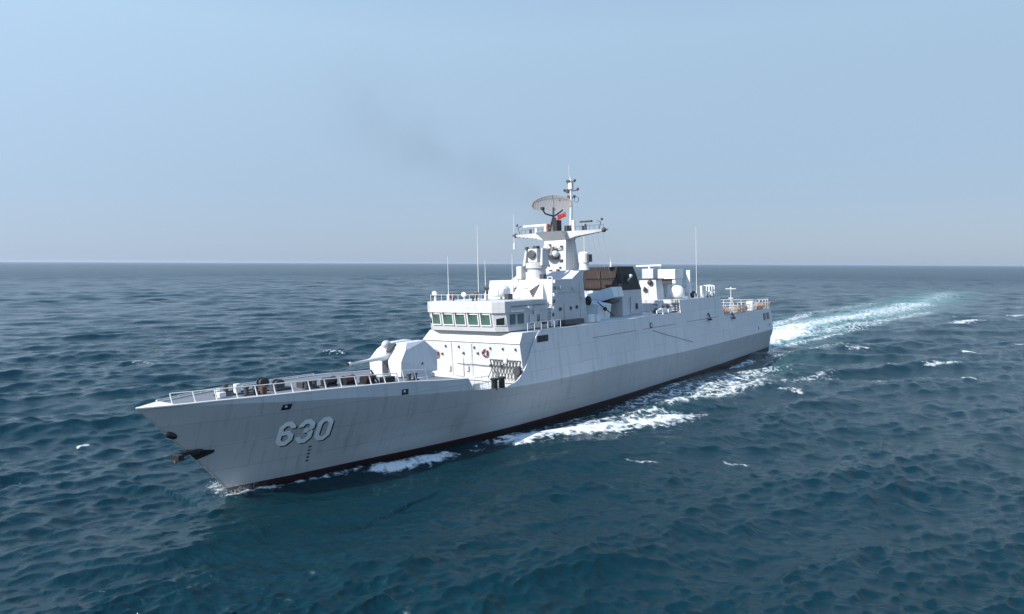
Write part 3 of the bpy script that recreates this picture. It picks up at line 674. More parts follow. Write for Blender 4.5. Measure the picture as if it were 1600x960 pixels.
# bridge
YF0, YF1, YS0, YS1 = -2.83, 3.5, -3.7, 4.3
def ring(fx, z, ins=0, back=30.9):
    return [(fx, YF0+ins, z), (fx, YF1-ins, z), (fx+.5, YS1-ins, z), (back, YS1-ins, z), (back, YS0+ins, z), (fx+.5, YS0+ins, z)]
bridge = P(MB().frustum(ring(25.1, 7.40), ring(25.02, 7.74)), 'bridge', m_sup)
P(MB().frustum(ring(25.03, 7.742, .06), ring(24.86, 8.83, .05)), 'window_band', m_sup, bridge)
P(MB().frustum(ring(24.72, 8.83), ring(24.70, 9.70)), 'roof_fascia', m_sup, bridge, bevel=.03)
P(MB().frustum(ring(24.95, 9.70, .25, 30.7), ring(24.95, 9.73, .25, 30.7)), 'bridge_roof', m_lightdeck, bridge)
def win(a, b, zb, zt, xb, xt, mat, name='window'):     # a, b: (y) limits on the raked front
    def bar(y0, y1, z0, z1, out):
        x0, x1 = xb+(xt-xb)*(z0-zb)/(zt-zb), xb+(xt-xb)*(z1-zb)/(zt-zb)
        return [(x0-out,y0,z0),(x0+.02,y0,z0),(x0+.02,y1,z0),(x0-out,y1,z0),(x1-out,y0,z1),(x1+.02,y0,z1),(x1+.02,y1,z1),(x1-out,y1,z1)]
    m = MB(); e = .07
    for q in (bar(a-e, a, zb-e, zt+e, .11), bar(b, b+e, zb-e, zt+e, .11), bar(a, b, zb-e, zb, .11), bar(a, b, zt, zt+e, .13)): m.hexa(q)
    fr = P(m, name, m_white, bridge)
    P(MB().hexa(bar(a, b, zb, zt, .035)), 'pane', mat, fr)
    P(MB().tube((xt-.15,b-.12,zt+.1),(xb*.45+xt*.55-.15,b-.34,zb*.45+zt*.55),.018).box(xt-.17,xt-.10,b-.2,b-.04,zt+.02,zt+.17), 'wiper', m_dark, fr)
for a, b in ((2.6,3.42),(1.27,2.27),(0,.98),(-1.31,-.33),(-2.52,-1.61)):
    win(a, b, 7.90, 8.70, 25.00, 24.88, m_glass)
def wall_win(p0, p1, zb, zt, mat, out):                # window on an upright wall from p0 to p1 (x, y)
    p0, p1, out = Vector((*p0, 0)), Vector((*p1, 0)), Vector(out); d = (p1-p0).normalized()
    def slab(e, o1, o2): 
        q = [p0-d*e, p1+d*e]
        return MB().hexa([q[0]+out*o1+Vector((0,0,zb-e)), q[1]+out*o1+Vector((0,0,zb-e)), q[1]+out*o2+Vector((0,0,zb-e)), q[0]+out*o2+Vector((0,0,zb-e)), q[0]+out*o1+Vector((0,0,zt+e)), q[1]+out*o1+Vector((0,0,zt+e)), q[1]+out*o2+Vector((0,0,zt+e)), q[0]+out*o2+Vector((0,0,zt+e))])
    fr = P(slab(.06, -.03, .035), 'window', m_sup, bridge); P(slab(0, 0, .045), 'pane', mat, fr)
ch = Vector((-.87, -.5, 0)).normalized()
wall_win((25.07,-2.93), (25.38,-3.50), 7.92, 8.72, m_glassd, ch)
wall_win((25.07,3.55), (25.38,4.1), 7.92, 8.72, m_glassd, (-.87,.5,0))
wall_win((25.75,-3.66), (26.5,-3.66), 7.9, 8.70, m_glassb, (0,-1,0)); wall_win((26.75,-3.66), (27.6,-3.66), 7.9, 8.70, m_glassb, (0,-1,0))
P(MB().box(25.9,27.4,-3.85,-3.66,8.86,8.98), 'window_visor', m_white, bridge)
P(MB().box(27.9,28.3,-3.95,-3.66,9.05,9.25), 'side_lamp', m_white, bridge); P(MB().box(30.0,30.5,-4.0,-3.7,7.7,7.85), 'side_locker', m_dark, bridge)
# rail round the outer bridge deck
mb = MB()
for x in np.linspace(26.6, 31.2, 6): mb.tube((x,-4.75,7.4),(x,-4.75,8.0),.025)
mb.path([(26.6,-4.75,8.0),(31.2,-4.75,8.0)], .02); P(mb, 'bridge_wing_railing', m_rail)
# bridge roof gear
def dish_stand(x, y, z, h, nm='searchlight', mt=m_white):
    o = P(MB().lathe([(.16,0),(.07,.06),(.07,h*.55)], (x,y,z), 10), nm, mt); P(MB().lathe([(.15,-.14),(.2,.14),(.0,.16)], (x,y,z+h*.75), 12, (-1,-.2,.1)), 'lamp_head', mt, o); return o
dish_stand(25.4, 3.6, 9.73, .85); dish_stand(25.5, .55, 9.73, .7); dish_stand(25.6, -.25, 9.73, .55, 'searchlight', m_dark)
dish_stand(26.4, .1, 9.73, .8, 'optical_sight', m_dark); dish_stand(27.0, -.55, 9.73, 1.3, 'optical_sight', m_black); dish_stand(25.9, 2.1, 9.73, .5, 'siren', m_red)
mb = MB()
for y in np.linspace(-2.6, 3.9, 12): mb.tube((25.2,y,9.7),(25.2,y,10.25),.018)
mb.path([(25.2,-2.6,10.25),(25.2,3.9,10.25)], .016); P(mb, 'roof_railing', m_rail)
rd = P(MB().lathe([(.12,0),(.12,.25)], (29.4,-.1,9.73), 10), 'satellite_dome', m_white); P(MB().lathe([(.0,0),(.62,.02),(.80,.2),(.80,.62),(.62,.88),(.35,.98),(0,1.0)], (29.4,-.1,9.92), 22), 'radome', m_white, rd, smooth=True)
P(MB().box(28.4,29.0,-1.6,-1.2,9.73,10.2), 'roof_locker', m_dark)

# ------------------------------------------------------------------ deckhouse, director, tower, mast
P(MB().frustum([(31.2,-3.05,9.5),(31.2,2.75,9.5),(33.5,2.9,9.5),(33.5,-3.1,9.5)],[(32.3,-2.3,11.3),(32.3,1.55,11.3),(35.0,1.6,11.3),(35.0,-2.4,11.3)]), 'forward_deckhouse', m_sup, bevel=.03)
mb = MB(); mb.prism([(31.63,-1.35,10.35),(31.95,-2.15,10.9),(31.35,-1.95,9.75)], (.5,0,0)); P(mb, 'deckhouse_recess', m_black)
for y, z in ((.9,10.0),(0,10.6),(1.6,9.9),(-.6,10.0)): P(MB().box(31.3+(z-9.5)*.61-.02, 31.5+(z-9.5)*.61, y-.06, y+.06, z-.06, z+.06), 'deckhouse_fitting', m_dark)
tower = P(MB().frustum([(31.6,-3.55,7.38),(31.6,3.55,7.38),(37.4,3.55,7.36),(37.4,-3.55,7.36)],[(32.2,-3.38,11.3),(32.2,3.38,11.3),(37.0,3.38,11.3),(37.0,-3.38,11.3)]), 'tower', m_sup, bevel=.03)
P(MB().frustum([(35.2,-3.36,11.302),(35.2,3.3,11.302),(37.0,3.3,11.302),(37.0,-3.36,11.302)],[(36.6,-3.3,12.0),(36.6,3.2,12.0),(37.0,3.2,12.0),(37.0,-3.3,12.0)]), 'aft_sponson', m_sup, tower)
for x, z in ((33.0,8.75),(34.6,8.75),(35.6,8.8)): P(MB().lathe([(.16,0),(.14,.08)], (x,-3.54,z), 12, (0,-1,0)), 'scuttle', m_dark, tower)
P(MB().box(32.6,35.6,-4.3,-3.6,7.4,7.8), 'deck_locker', m_dark, bevel=.05)
# boarding ladder up the front corner of the tower
mb = MB()
for dy in (-.22, .22): mb.tube((31.05,-3.75+dy,7.4),(31.5,-3.6+dy,11.5),.04)
for i in range(15): t_ = i/14; mb.tube((31.05+.45*t_,-3.97+.15*t_,7.5+4*t_),(31.05+.45*t_,-3.53+.15*t_,7.5+4*t_),.03)
P(mb, 'tower_ladder', m_white)
for i in range(7): P(MB().box(31.1+.07*i,31.3+.07*i,-4.05,-3.85,7.7+.55*i,7.95+.55*i), 'ladder_bracket', m_dark if i % 2 else m_white)
P(MB().box(36.3,36.9,-4.6,-4.2,7.4,8.1).box(37.3,37.8,-4.6,-4.2,7.4,8.0), 'deck_box', m_white, bevel=.05)
# fire-control director on the deckhouse
dr = P(MB().lathe([(1.0,11.3),(.88,11.5),(.80,12.2),(.95,12.3),(.95,12.75),(.7,12.8)], (33.9,-.55,0), 24), 'gun_director', m_sup)
P(MB().box(33.3,34.7,-1.05,-.05,12.8,14.0), 'director_body', m_sup, dr, bevel=.08)
for sg, y in ((1, .35), (-1, -1.5)):
    P(MB().frustum([(33.2,y-.14,12.5),(34.4,y-.14,12.5),(34.4,y+.14,12.5),(33.2,y+.14,12.5)],[(33.5,y-.10-.1*sg,14.05),(34.2,y-.10-.1*sg,14.05),(34.2,y+.10-.1*sg,14.05),(33.5,y+.10-.1*sg,14.05)]), 'director_flap', m_sup, dr, bevel=.08)
P(MB().lathe([(.34,0),(.40,.16),(.3,.2)], (33.3,-.55,13.5), 16, (-1,0,.1)), 'tracking_dish', m_dark, dr)
P(MB().box(33.0,33.4,-1.9,-1.5,11.35,11.75).box(33.2,33.5,.7,1.0,11.3,11.8), 'director_fitting', m_dark, dr)
P(MB().box(33.0,33.7,.45,1.05,11.3,12.5), 'director_cabinet', m_sup, dr, bevel=.1)
P(MB().box(33.4,33.9,-.95,-.5,13.95,14.25).box(33.3,33.6,0,.25,13.9,14.2), 'sight_camera', m_dark, dr, bevel=.03)
# mast
mast = P(MB().frustum([(37.35,-1.32,11.25),(37.35,1.7,11.25),(40.1,1.7,11.25),(40.1,-1.32,11.25)],[(37.7,-1.2,14.9),(37.7,1.2,14.9),(39.3,1.2,14.9),(39.3,-1.2,14.9)]), 'mast', m_sup, bevel=.03)
P(MB().frustum([(37.7,-1.2,14.903),(37.7,1.2,14.903),(39.3,1.2,14.903),(39.3,-1.2,14.903)],[(36.9,-1.3,15.7),(36.9,1.7,15.7),(39.7,1.7,15.7),(39.7,-1.3,15.7)]), 'mast_platform', m_sup, mast)
for sg in (-1, 1):
    P(MB().frustum([(37.75,sg*1.0,14.86),(38.75,sg*1.0,14.86),(38.75,sg*2.2,15.18),(37.75,sg*2.2,15.18)],[(37.7,sg*1.25,15.69),(38.8,sg*1.25,15.69),(38.8,sg*2.2,15.69),(37.7,sg*2.2,15.69)]), 'yard_root', m_sup, mast)
    y_ = P(MB().frustum([(37.75,sg*2.2,15.18),(38.75,sg*2.2,15.18),(38.45,sg*4.75,15.5),(38.05,sg*4.75,15.5)],[(37.7,sg*2.2,15.69),(38.8,sg*2.2,15.69),(38.5,sg*4.75,15.69),(38.0,sg*4.75,15.69)]), 'yard', m_sup, mast)
    for k in range(6):
        y = sg*(1.9+.5*k); P(MB().lathe([(.06,-.18),(.05,0)], (38.1,y,15.28+.055*k), 8), 'yard_lamp', m_dark, y_)
    P(MB().ball((38.2,sg*4.9,15.62), .22).tube((38.2,sg*4.75,15.6),(38.2,sg*5.3,15.65),.06), 'yard_end', m_dark, y_)
    mb = MB(); mb.tube((38.2,sg*4.4,15.7),(38.2,sg*4.6,16.35),.03).tube((38.2,sg*4.6,16.35),(38.2,sg*4.2,16.5),.04).ball((38.2,sg*4.7,16.6),.12)
    P(mb, 'aerial_stub', m_dark, y_)
    mb = MB()
    for y in np.linspace(1.6, 4.6, 7): mb.tube((38.7,sg*y,15.69),(38.7,sg*y,16.15),.016)
    mb.path([(38.7,sg*1.6,16.15),(38.7,sg*4.6,16.15)], .014); P(mb, 'yard_railing', m_dark, y_)
    P(MB().lathe([(.12,0),(.10,.35),(.16,.4)], (37.9,sg*2.9,15.69), 8), 'beacon', m_dark, y_)
# small fittings: doors, vents, cable runs, lamps
def small(x, y, z, dx, dy, dz, nm, mt, par): P(MB().box(x-dx, x+dx, y-dy, y+dy, z-dz, z+dz), nm, mt, par, bevel=.015)
for x, y, z, d in ((37.5,.6,12.6,.10),(37.52,-.7,12.35,.09),(37.45,.95,11.9,.12),(37.45,-.35,11.75,.10),(37.6,-.8,14.3,.10),(37.65,.5,14.5,.09),(37.42,.2,11.5,.13),(37.42,-.9,11.55,.08)): small(x-.1, y, z, .09, d, d*.8, 'mast_fitting', m_dark, mast)
P(MB().path([(37.45,-1.05,11.3),(37.6,-.98,13.2),(37.72,-.95,14.8)], .035), 'cable_run', m_dark, mast); P(MB().path([(37.4,1.2,11.3),(37.72,1.0,14.8)], .03), 'cable_run', m_dark, mast)
mb = MB()
for dx in (0, .36): mb.tube((38.4+dx,-1.36,11.4),(38.3+dx,-1.28,14.8),.02)
for i in range(12): mb.tube((38.4,-1.36+.0066*i,11.55+.27*i),(38.76,-1.36+.0066*i,11.55+.27*i),.015)
P(mb, 'mast_ladder', m_rail, mast)
for x0, x1, z0, z1 in ((33.6,34.4,7.45,9.2),): P(MB().box(x0,x1,-3.60,-3.50,z0,z1), 'tower_door', m_sup, tower, bevel=.03)
P(MB().path([(32.4,-3.56,10.2),(36.6,-3.55,10.2)], .03).path([(36.2,-3.58,7.5),(36.3,-3.46,11.0)], .03), 'wall_pipe', m_sup, tower)
for x, z in ((35.2,10.5),(36.4,9.6),(33.1,10.6)): small(x, -3.56, z, .16, .1, .12, 'junction_box', m_sup, tower)
for x in (28.6, 29.5): small(x, -3.74, 8.2, .28, .04, .35, 'bridge_vent', m_sup, bridge)
P(MB().box(28.9,29.7,-3.78,-3.70,7.45,9.15), 'bridge_door', m_sup, bridge, bevel=.03)
P(MB().path([(25.9,-3.74,9.3),(30.6,-3.74,9.3)], .022), 'cable_run', m_dark, bridge)
for y in (-4.6,-3.4,-2.2,-.6,1.0,2.4): small(25.16, y, 6.1, .05, .05, .09, 'wall_bracket', m_dark, sup)
for y, z in ((-3.6,5.2),(-2.7,4.2),(.2,4.4),(2.1,4.3)): small(25.22, y, z, .06, .16, .2, 'junction_box', m_sup, sup)
P(MB().path([(25.2,-.3,3.8),(25.18,-.3,6.4)], .025), 'wall_pipe', m_sup, sup); P(MB().path([(25.2,1.8,3.8),(25.18,1.8,6.4)], .025), 'wall_pipe', m_sup, sup)
for y in (-1.9,-.9,.3,1.1): small(31.9, y, 10.55, .06, .22, .05, 'deckhouse_fitting', m_dark, None)
for x, y, z in ((55.0,-2.0,9.2),(55.05,-1.5,8.95),(55.0,-.3,9.6),(55.1,-1.9,10.5)): small(x, y, z, .06, .12, .14, 'mast_fitting', m_dark, am) if 'am' in globals() else None
for x in (46.7,48.0,49.5,51.0,52.4): small(x, -4.78, 7.5, .06, .06, .28, 'deck_stanchion', m_rail, None)
for x, z in ((39.2,16.05),(38.3,16.0),(39.5,15.95)): small(x, -.9, z, .15, .15, .25, 'aerial_box', m_dark, mast); small(x-.9, .8, z, .12, .12, .22, 'aerial_box', m_white, mast)
# rotating radars
ped = P(MB().lathe([(.45,15.7),(.36,16.1),(.22,16.4),(.2,17.0)], (37.6,0,0), 14).tube((37.4,.45,15.7),(37.6,.15,16.9),.07).tube((37.3,-.5,15.7),(37.55,-.15,16.9),.08).tube((38.1,-.3,15.7),(37.7,0,16.8),.07).box(37.2,38.0,-.55,-.1,15.7,16.75), 'search_radar', m_black, mast)
def dish():
    mb = MB(); nu, nv = 26, 12; th = .012
    c = Vector((37.35, 0, 18.22)); ax = Vector((-.93, -.25, -.28)).normalized(); u_ = Vector((0,0,1)).cross(ax).normalized(); v_ = ax.cross(u_)
    bars = []
    for i in range(nu+1):
        col_ = []
        for j in range(nv+1):
            a = (i/nu*2-1); hh = math.sqrt(max(0, 1-abs(a)**2.3)); bb = (j/nv*2-1)*hh
            x, y = a*1.95, bb*.72+.12*(1-abs(a)**2)
            col_.append(c+u_*x+v_*y+ax*(.16*(x*x+2*y*y)*.8-.35))
        bars.append(col_)
    for i in range(nu+1):
        if 0 < i < nu: mb.path(bars[i], .026, 4)
    for j in range(nv+1): mb.path([bars[i][j] for i in range(nu+1)], .034 if j in (0, nv) else .022, 4)
    return mb, c, ax, bars
mb, dc, dax, bars = dish(); P(mb, 'reflector', m_radar, ped)
P(MB().path([bars[13][k]-dax*.06 for k in range(13)], .05).path([bars[i][9]-dax*.06 for i in range(3, 24)], .04), 'reflector_frame', m_dark, ped)
P(MB().path([dc-dax*.3+Vector((0,0,-.35)), Vector((37.5,0,17.0))], .1).path([Vector((37.5,0,17.15)), Vector((36.7,.35,17.35)), Vector((36.5,.5,17.75))], .07).path([Vector((37.5,0,17.1)), Vector((37.3,-.9,17.45)), Vector((37.1,-1.3,17.6))], .07).box(36.4,36.7,.4,.65,17.7,17.95), 'feed_arm', m_black, ped)
nr_ = P(MB().lathe([(.16,15.69),(.12,16.2)], (38.0,2.3,0), 10), 'navigation_radar', m_white, mast); P(MB().box(37.85,38.15,1.05,3.75,16.3,16.52), 'scanner_bar', m_white, nr_, bevel=.05)
P(MB().lathe([(.2,15.69),(.16,16.25)], (38.1,1.15,0), 10).box(37.9,38.3,.95,1.35,16.2,16.5), 'beacon_stand', m_orange, mast)
nr_ = P(MB().lathe([(.14,15.69),(.10,16.3)], (38.6,-2.75,0), 10), 'navigation_radar', m_dark, mast); P(MB().box(38.45,38.75,-3.45,-2.2,16.45,16.62), 'scanner_bar', m_dark, nr_, bevel=.04)
P(MB().box(38.1,38.3,-1.85,-1.6,15.69,16.7), 'beacon_stand', m_white, mast)
pole = P(MB().tube((40.3,-.1,15.6),(40.5,-.1,18.6),.17,.13).tube((40.5,-.1,18.6),(40.55,-.1,21.0),.12,.08), 'pole_mast', m_sup, mast)
P(MB().lathe([(.4,15.65),(.3,16.1),(.2,16.4)], (40.3,-.1,0), 10), 'pole_base', m_dark, pole)
for z, w_ in ((20.6,.42),(19.75,.75),(19.1,.35)):
    P(MB().box(40.45,40.6,-.1-w_,-.1+w_,z-.05,z+.05).ball((40.52,-.1-w_,z+.12),.13).ball((40.52,-.1+w_,z+.12),.13).box(40.4,40.65,-.1+w_*.4,.05+w_*.5,z-.18,z+.18), 'pole_spreader', m_dark, pole)
P(MB().tube((40.4,.65,18.9),(40.4,-.1,18.75),.03).ball((40.4,1.15,18.95),.13).tube((40.4,1.15,18.95),(40.4,-.1,18.75),.025).torus((40.4,-.75,18.85),.26,.03,(1,0,0),14,5), 'direction_finder', m_dark, pole)
P(MB().box(40.3,40.7,-.28,.08,19.9,20.5), 'pole_drum', m_white, pole)
P(MB().tube((40.55,.05,20.8),(40.5,.15,22.3),.022,.012), 'whip_aerial', m_rail, pole)
eq = P(MB().lathe([(.55,13.1),(.62,13.5),(.3,14.3)], (37.5,.05,0), 14), 'warning_receiver', m_dark, mast)
P(MB().ball((37.3,.7,14.1),.3).ball((37.3,-.25,13.6),.36).tube((37.2,.7,14.2),(37.4,-.9,14.15),.06), 'receiver_head', m_sup, eq, smooth=True)
P(MB().box(37.35,37.6,-.95,-.55,12.9,13.1).box(37.2,37.5,-.6,-.4,12.0,12.2).box(37.2,37.5,.2,.4,11.9,12.15), 'mast_fitting', m_dark, mast)
jm = P(MB().lathe([(.5,12.05),(.42,12.5),(.42,12.7),(.5,12.75),(.5,13.6),(.36,13.75),(0,13.78)], (38.9,-2.35,0), 18), 'jammer_drum', m_white, tower, smooth=False); P(MB().box(38.6,39.2,-3.05,-2.85,12.8,13.5), 'jammer_panel', m_dark, jm)
P(MB().hexa([(36.5,-2.6,11.4),(38.0,-2.6,11.9),(38.0,-1.2,11.9),(36.5,-1.2,11.4),(36.6,-2.6,12.05),(39.3,-2.6,12.1),(39.3,-1.2,12.1),(36.6,-1.2,12.05)]), 'jammer_shelf', m_sup, tower)
# rigging from the yards
mb = MB()
for sg in (-1, 1):
    for y in (4.7,4.1,3.5,2.9): mb.tube((38.3,sg*y,15.5),(40.5+y*.3,sg*(y*.55+.9),11.6 if sg > 0 else 11.2),.009,n=4)
P(mb, 'signal_halyard', m_rail, mast)
# flag on the pole mast
fl = aboard(empty('flag'), 40.1, .15, 17.6); tag(fl, 'small red flag streaming beside the lattice radar on the mast', 'flag')
mb = MB(); nx, nz = 10, 5
def flp(i, j): u = i/nx; return (-.1+.12*math.sin(u*7+j*.3)-.25*u, .1+.85*u, -.1-.50*(j/nz-.5)-.36*u+.05*math.sin(u*9))
for j in range(nz+1):
    for i in range(nx+1): mb.v.append(flp(i, j))
mb.f += [(j*(nx+1)+i, j*(nx+1)+i+1, (j+1)*(nx+1)+i+1, (j+1)*(nx+1)+i) for j in range(nz) for i in range(nx)]
mb.build('cloth', m_flag, fl, smooth=True)
mb = MB()
def star(mb, u, v, r):
    i, j = u*nx, v*nz; c = Vector(flp(i, j)); a = (Vector(flp(i+1, j))-c).normalized(); b = (Vector(flp(i, j+1))-c).normalized(); n_ = a.cross(b)*.012
    for s_ in (-1, 1): mb.add([c+n_*s_+(a*math.sin(k*.6283)+b*math.cos(k*.6283))*(r if k % 2 else r*.4) for k in range(10)], [tuple(range(10))])
star(mb, .18, .28, .11)
for u, v in ((.34,.12),(.40,.24),(.40,.4),(.34,.52)): star(mb, u, v, .04)
mb.build('star', m_yellow, fl)

# ------------------------------------------------------------------ funnel smoke: a thin drifting plume
A, B = Vector((51.5, .3, 13.6)), Vector((66.0, 62.0, 42.0)); L = (B-A).length
m = bpy.data.materials.new('thin_smoke'); m.use_nodes = True; q = m.node_tree; q.nodes.clear()
def nd(t_, **k):
    x = q.nodes.new(t_)
    for a, b in k.items(): setattr(x, a, b)
    return x
def mt(op, a, b, clamp=False):
    x = nd('ShaderNodeMath', operation=op, use_clamp=clamp)
    for i, v in enumerate((a, b)):
        if hasattr(v, 'is_output'): q.links.new(v, x.inputs[i])
        else: x.inputs[i].default_value = v
    return x.outputs[0]
tc = nd('ShaderNodeTexCoord').outputs['Object']; sp_ = nd('ShaderNodeSeparateXYZ'); q.links.new(tc, sp_.inputs[0]); X_, Y_, Z_ = sp_.outputs
rad = mt('ADD', 1.4, mt('MULTIPLY', X_, .15)); rr_ = mt('DIVIDE', mt('SQRT', mt('ADD', mt('MULTIPLY', Y_, Y_), mt('MULTIPLY', Z_, Z_)), 0), rad)
nz_ = nd('ShaderNodeTexNoise'); q.links.new(tc, nz_.inputs['Vector']); nz_.inputs['Scale'].default_value = .13; nz_.inputs['Detail'].default_value = 5; nz_.inputs['Distortion'].default_value = .8
den = mt('MULTIPLY', mt('MULTIPLY', mt('SUBTRACT', nz_.outputs[0], .40, True), mt('SUBTRACT', 1, rr_, True)), mt('DIVIDE', .42, mt('ADD', rad, .6)))
pv = nd('ShaderNodeVolumePrincipled'); pv.inputs['Color'].default_value = (.22, .21, .22, 1); q.links.new(den, pv.inputs['Density'])
ou = nd('ShaderNodeOutputMaterial'); q.links.new(pv.outputs[0], ou.inputs['Volume'])
sm = MB().lathe([(1.4,0),(1.4+L*.15,L)], (0,0,0), 20, (1,0,0)).build('smoke', m); tag(sm, 'thin dark exhaust smoke drifting away from the black topped funnel', 'smoke', kind='stuff')
sm.matrix_world = Matrix.Translation(A) @ (B-A).to_track_quat('X', 'Z').to_matrix().to_4x4()

# ------------------------------------------------------------------ bow spray
mb = MB()
for _ in range(1100):
    a = random.random(); sd = random.choice((-1, -1, 1)); x = 4.3+random.gauss(0, .45)+a*1.2; y = sd*(.15+abs(random.gauss(0, .35))+a*.5); z = .1+abs(random.gauss(0, .38))*(1-a*.5); r = random.uniform(.004, .016)
    mb.add([(x-r,y,z),(x+r,y,z),(x,y-r,z),(x,y+r,z),(x,y,z-r),(x,y,z+r)], [(0,2,4),(2,1,4),(1,3,4),(3,0,4),(2,0,5),(1,2,5),(3,1,5),(0,3,5)])
m_foam = paint('spray_white', (.82, .84, .85), .6, 0, 0)
tag(mb.build('bow_spray', m_foam), 'fine white spray thrown up where the stem cuts the water', 'spray', kind='stuff')

# ------------------------------------------------------------------ whip aerials
def whip(x, y, z0, z1, mt=m_rail, lean=0):
    o = P(MB().lathe([(.12,0),(.09,.5),(.05,.6)], (x,y,z0), 8), 'whip_base', mt)
    P(MB().tube((x,y,z0+.5),(x+lean,y,z0+(z1-z0)*.5),.036,.03,6).tube((x+lean,y,z0+(z1-z0)*.5),(x+lean*1.5,y,z1),.03,.016,6), 'whip_aerial', mt, o)
whip(25.6, 2.3, 9.73, 13.4); whip(26.6, 0, 9.73, 15.8, lean=.02); whip(27.5, 0, 9.73, 13.0); whip(31.6, .35, 10.4, 13.55); whip(38.2, 5.1, 14.3, 17.7); whip(48.6, 0, 12.3, 13.4)
whip(46.0, 1.7, 12.4, 17.4); whip(65.0, -3.0, 8.7, 17.2); whip(61.1, 0, 8.7, 12.5, m_white)

# ------------------------------------------------------------------ missile launchers and funnel
def launcher(cx, cy, cz, L, wx, hz, tilt, label, pale_end):
    d = Vector((0, -math.cos(tilt), math.sin(tilt))); u = Vector((0, math.sin(tilt), math.cos(tilt))); c = Vector((cx, cy, cz))
    o = P(MB().obox(c-u*(hz+.25), (wx*.85,0,0), d*L*.8, u*.12).box(cx-.6,cx-.4,cy-1.2,cy-.9,7.3,cz-.3).box(cx+.4,cx+.6,cy-1.2,cy-.9,7.3,cz-.3).box(cx-.6,cx-.4,cy+.9,cy+1.2,7.3,cz-.3).box(cx+.4,cx+.6,cy+.9,cy+1.2,7.3,cz-.3), 'missile_launcher', m_dark, label=None)
    for s_ in (-1, 1):
        q = c+Vector((s_*wx*.51, 0, 0)); b = P(MB().obox(q, (wx*.49,0,0), d*L, u*hz), 'launch_canister', m_blue, o, bevel=.04)
        for e in (-1, 1): P(MB().obox(q+d*e*(L+.03), (wx*.46,0,0), d*.035, u*(hz-.05)), 'end_cap', m_white, b, bevel=.02)
        for k in (-.6, 0, .6): P(MB().obox(q+d*L*k, (wx*.505,0,0), d*.06, u*(hz+.02)), 'band', m_blue, b)
launcher(42.2, .15, 8.35, 2.75, 1.25, .82, R(-9), '', True)
launcher(44.9, -.1, 9.15, 2.65, 1.1, .55, R(15), '', False)
P(MB().tube((40.8,-2.6,9.0),(42.6,-3.4,7.6),.05).ball((41.6,-3.0,8.3),.2), 'deck_crane_boom', m_black)
P(MB().ball((40.3,-1.9,9.15),.42,.8,.8,1.1), 'fender', m_black, smooth=True)
fn = P(MB().frustum([(46.6,-2.4,7.3),(46.6,2.4,7.3),(51.2,2.4,7.3),(51.2,-2.4,7.3)],[(46.52,-2.34,9.95),(46.52,2.34,9.95),(50.95,2.34,9.95),(50.95,-2.34,9.95)]), 'funnel', m_sup, bevel=.03)
cap = P(MB().frustum([(46.5,-2.36,9.953),(46.5,2.36,9.953),(50.97,2.36,9.953),(50.97,-2.36,9.953)],[(46.42,-2.2,12.4),(46.42,2.05,12.4),(49.4,2.05,12.4),(49.4,-2.2,12.4)]).frustum([(49.4,-2.23,11.2),(49.4,2.1,11.2),(50.4,2.05,11.2),(50.4,-2.2,11.2)],[(49.4,-2.2,12.38),(49.4,2.05,12.38),(50.0,1.9,11.95),(50.0,-2.05,11.95)]), 'funnel_cap', m_soot, fn, bevel=.02)
def grille(y0, y1, z0, z1):
    k = (z0+z1)/2; x = 46.46
    g = P(MB().box(x-.08, x+.02, y0, y1, z0, z1), 'intake_grille', m_rust, cap)
    P(MB().box(x-.11,x+.02,y0-.06,y0,z0-.06,z1+.06).box(x-.11,x+.02,y1,y1+.06,z0-.06,z1+.06).box(x-.11,x+.02,y0,y1,z1,z1+.06).box(x-.11,x+.02,y0,y1,z0-.06,z0), 'frame', m_soot, g)
    mb = MB(); n = max(3, int((y1-y0)/.16))
    for i in range(1, n): y = y0+(y1-y0)*i/n; mb.box(x-.10, x-.03, y-.02, y+.02, z0, z1)
    P(mb, 'slats', m_soot, g)
grille(-1.7,-.1,11.25,12.05); grille(.1,1.75,11.25,12.05); grille(-1.8,-.1,10.2,10.95); grille(.1,1.85,10.2,10.95)
o = P(MB().tube((47.9,-2.3,10.9),(47.9,-2.55,11.2),.1).lathe([(.16,0),(.2,.25),(.1,.32)], (47.9,-2.6,11.25), 12, (0,-.3,1)), 'funnel_lamp', m_white, fn)
P(MB().torus((47.9,-2.42,11.1), .42, .05, (0,1,0)), 'funnel_ring', m_dark, fn)
P(MB().box(48.2,48.9,-2.50,-2.42,7.5,9.2), 'funnel_door', m_sup, fn, bevel=.03); P(MB().box(49.5,49.8,-2.52,-2.38,7.9,8.5), 'funnel_hatch', m_dark, fn)
P(MB().box(50.95,51.2,-2.2,-1.6,8.2,9.7), 'funnel_vent', m_dark, fn)
P(MB().box(51.6,52.6,-4.6,-3.9,7.36,7.85).box(53.0,53.8,-4.6,-4.0,7.36,7.75), 'deck_box', m_white, bevel=.05)

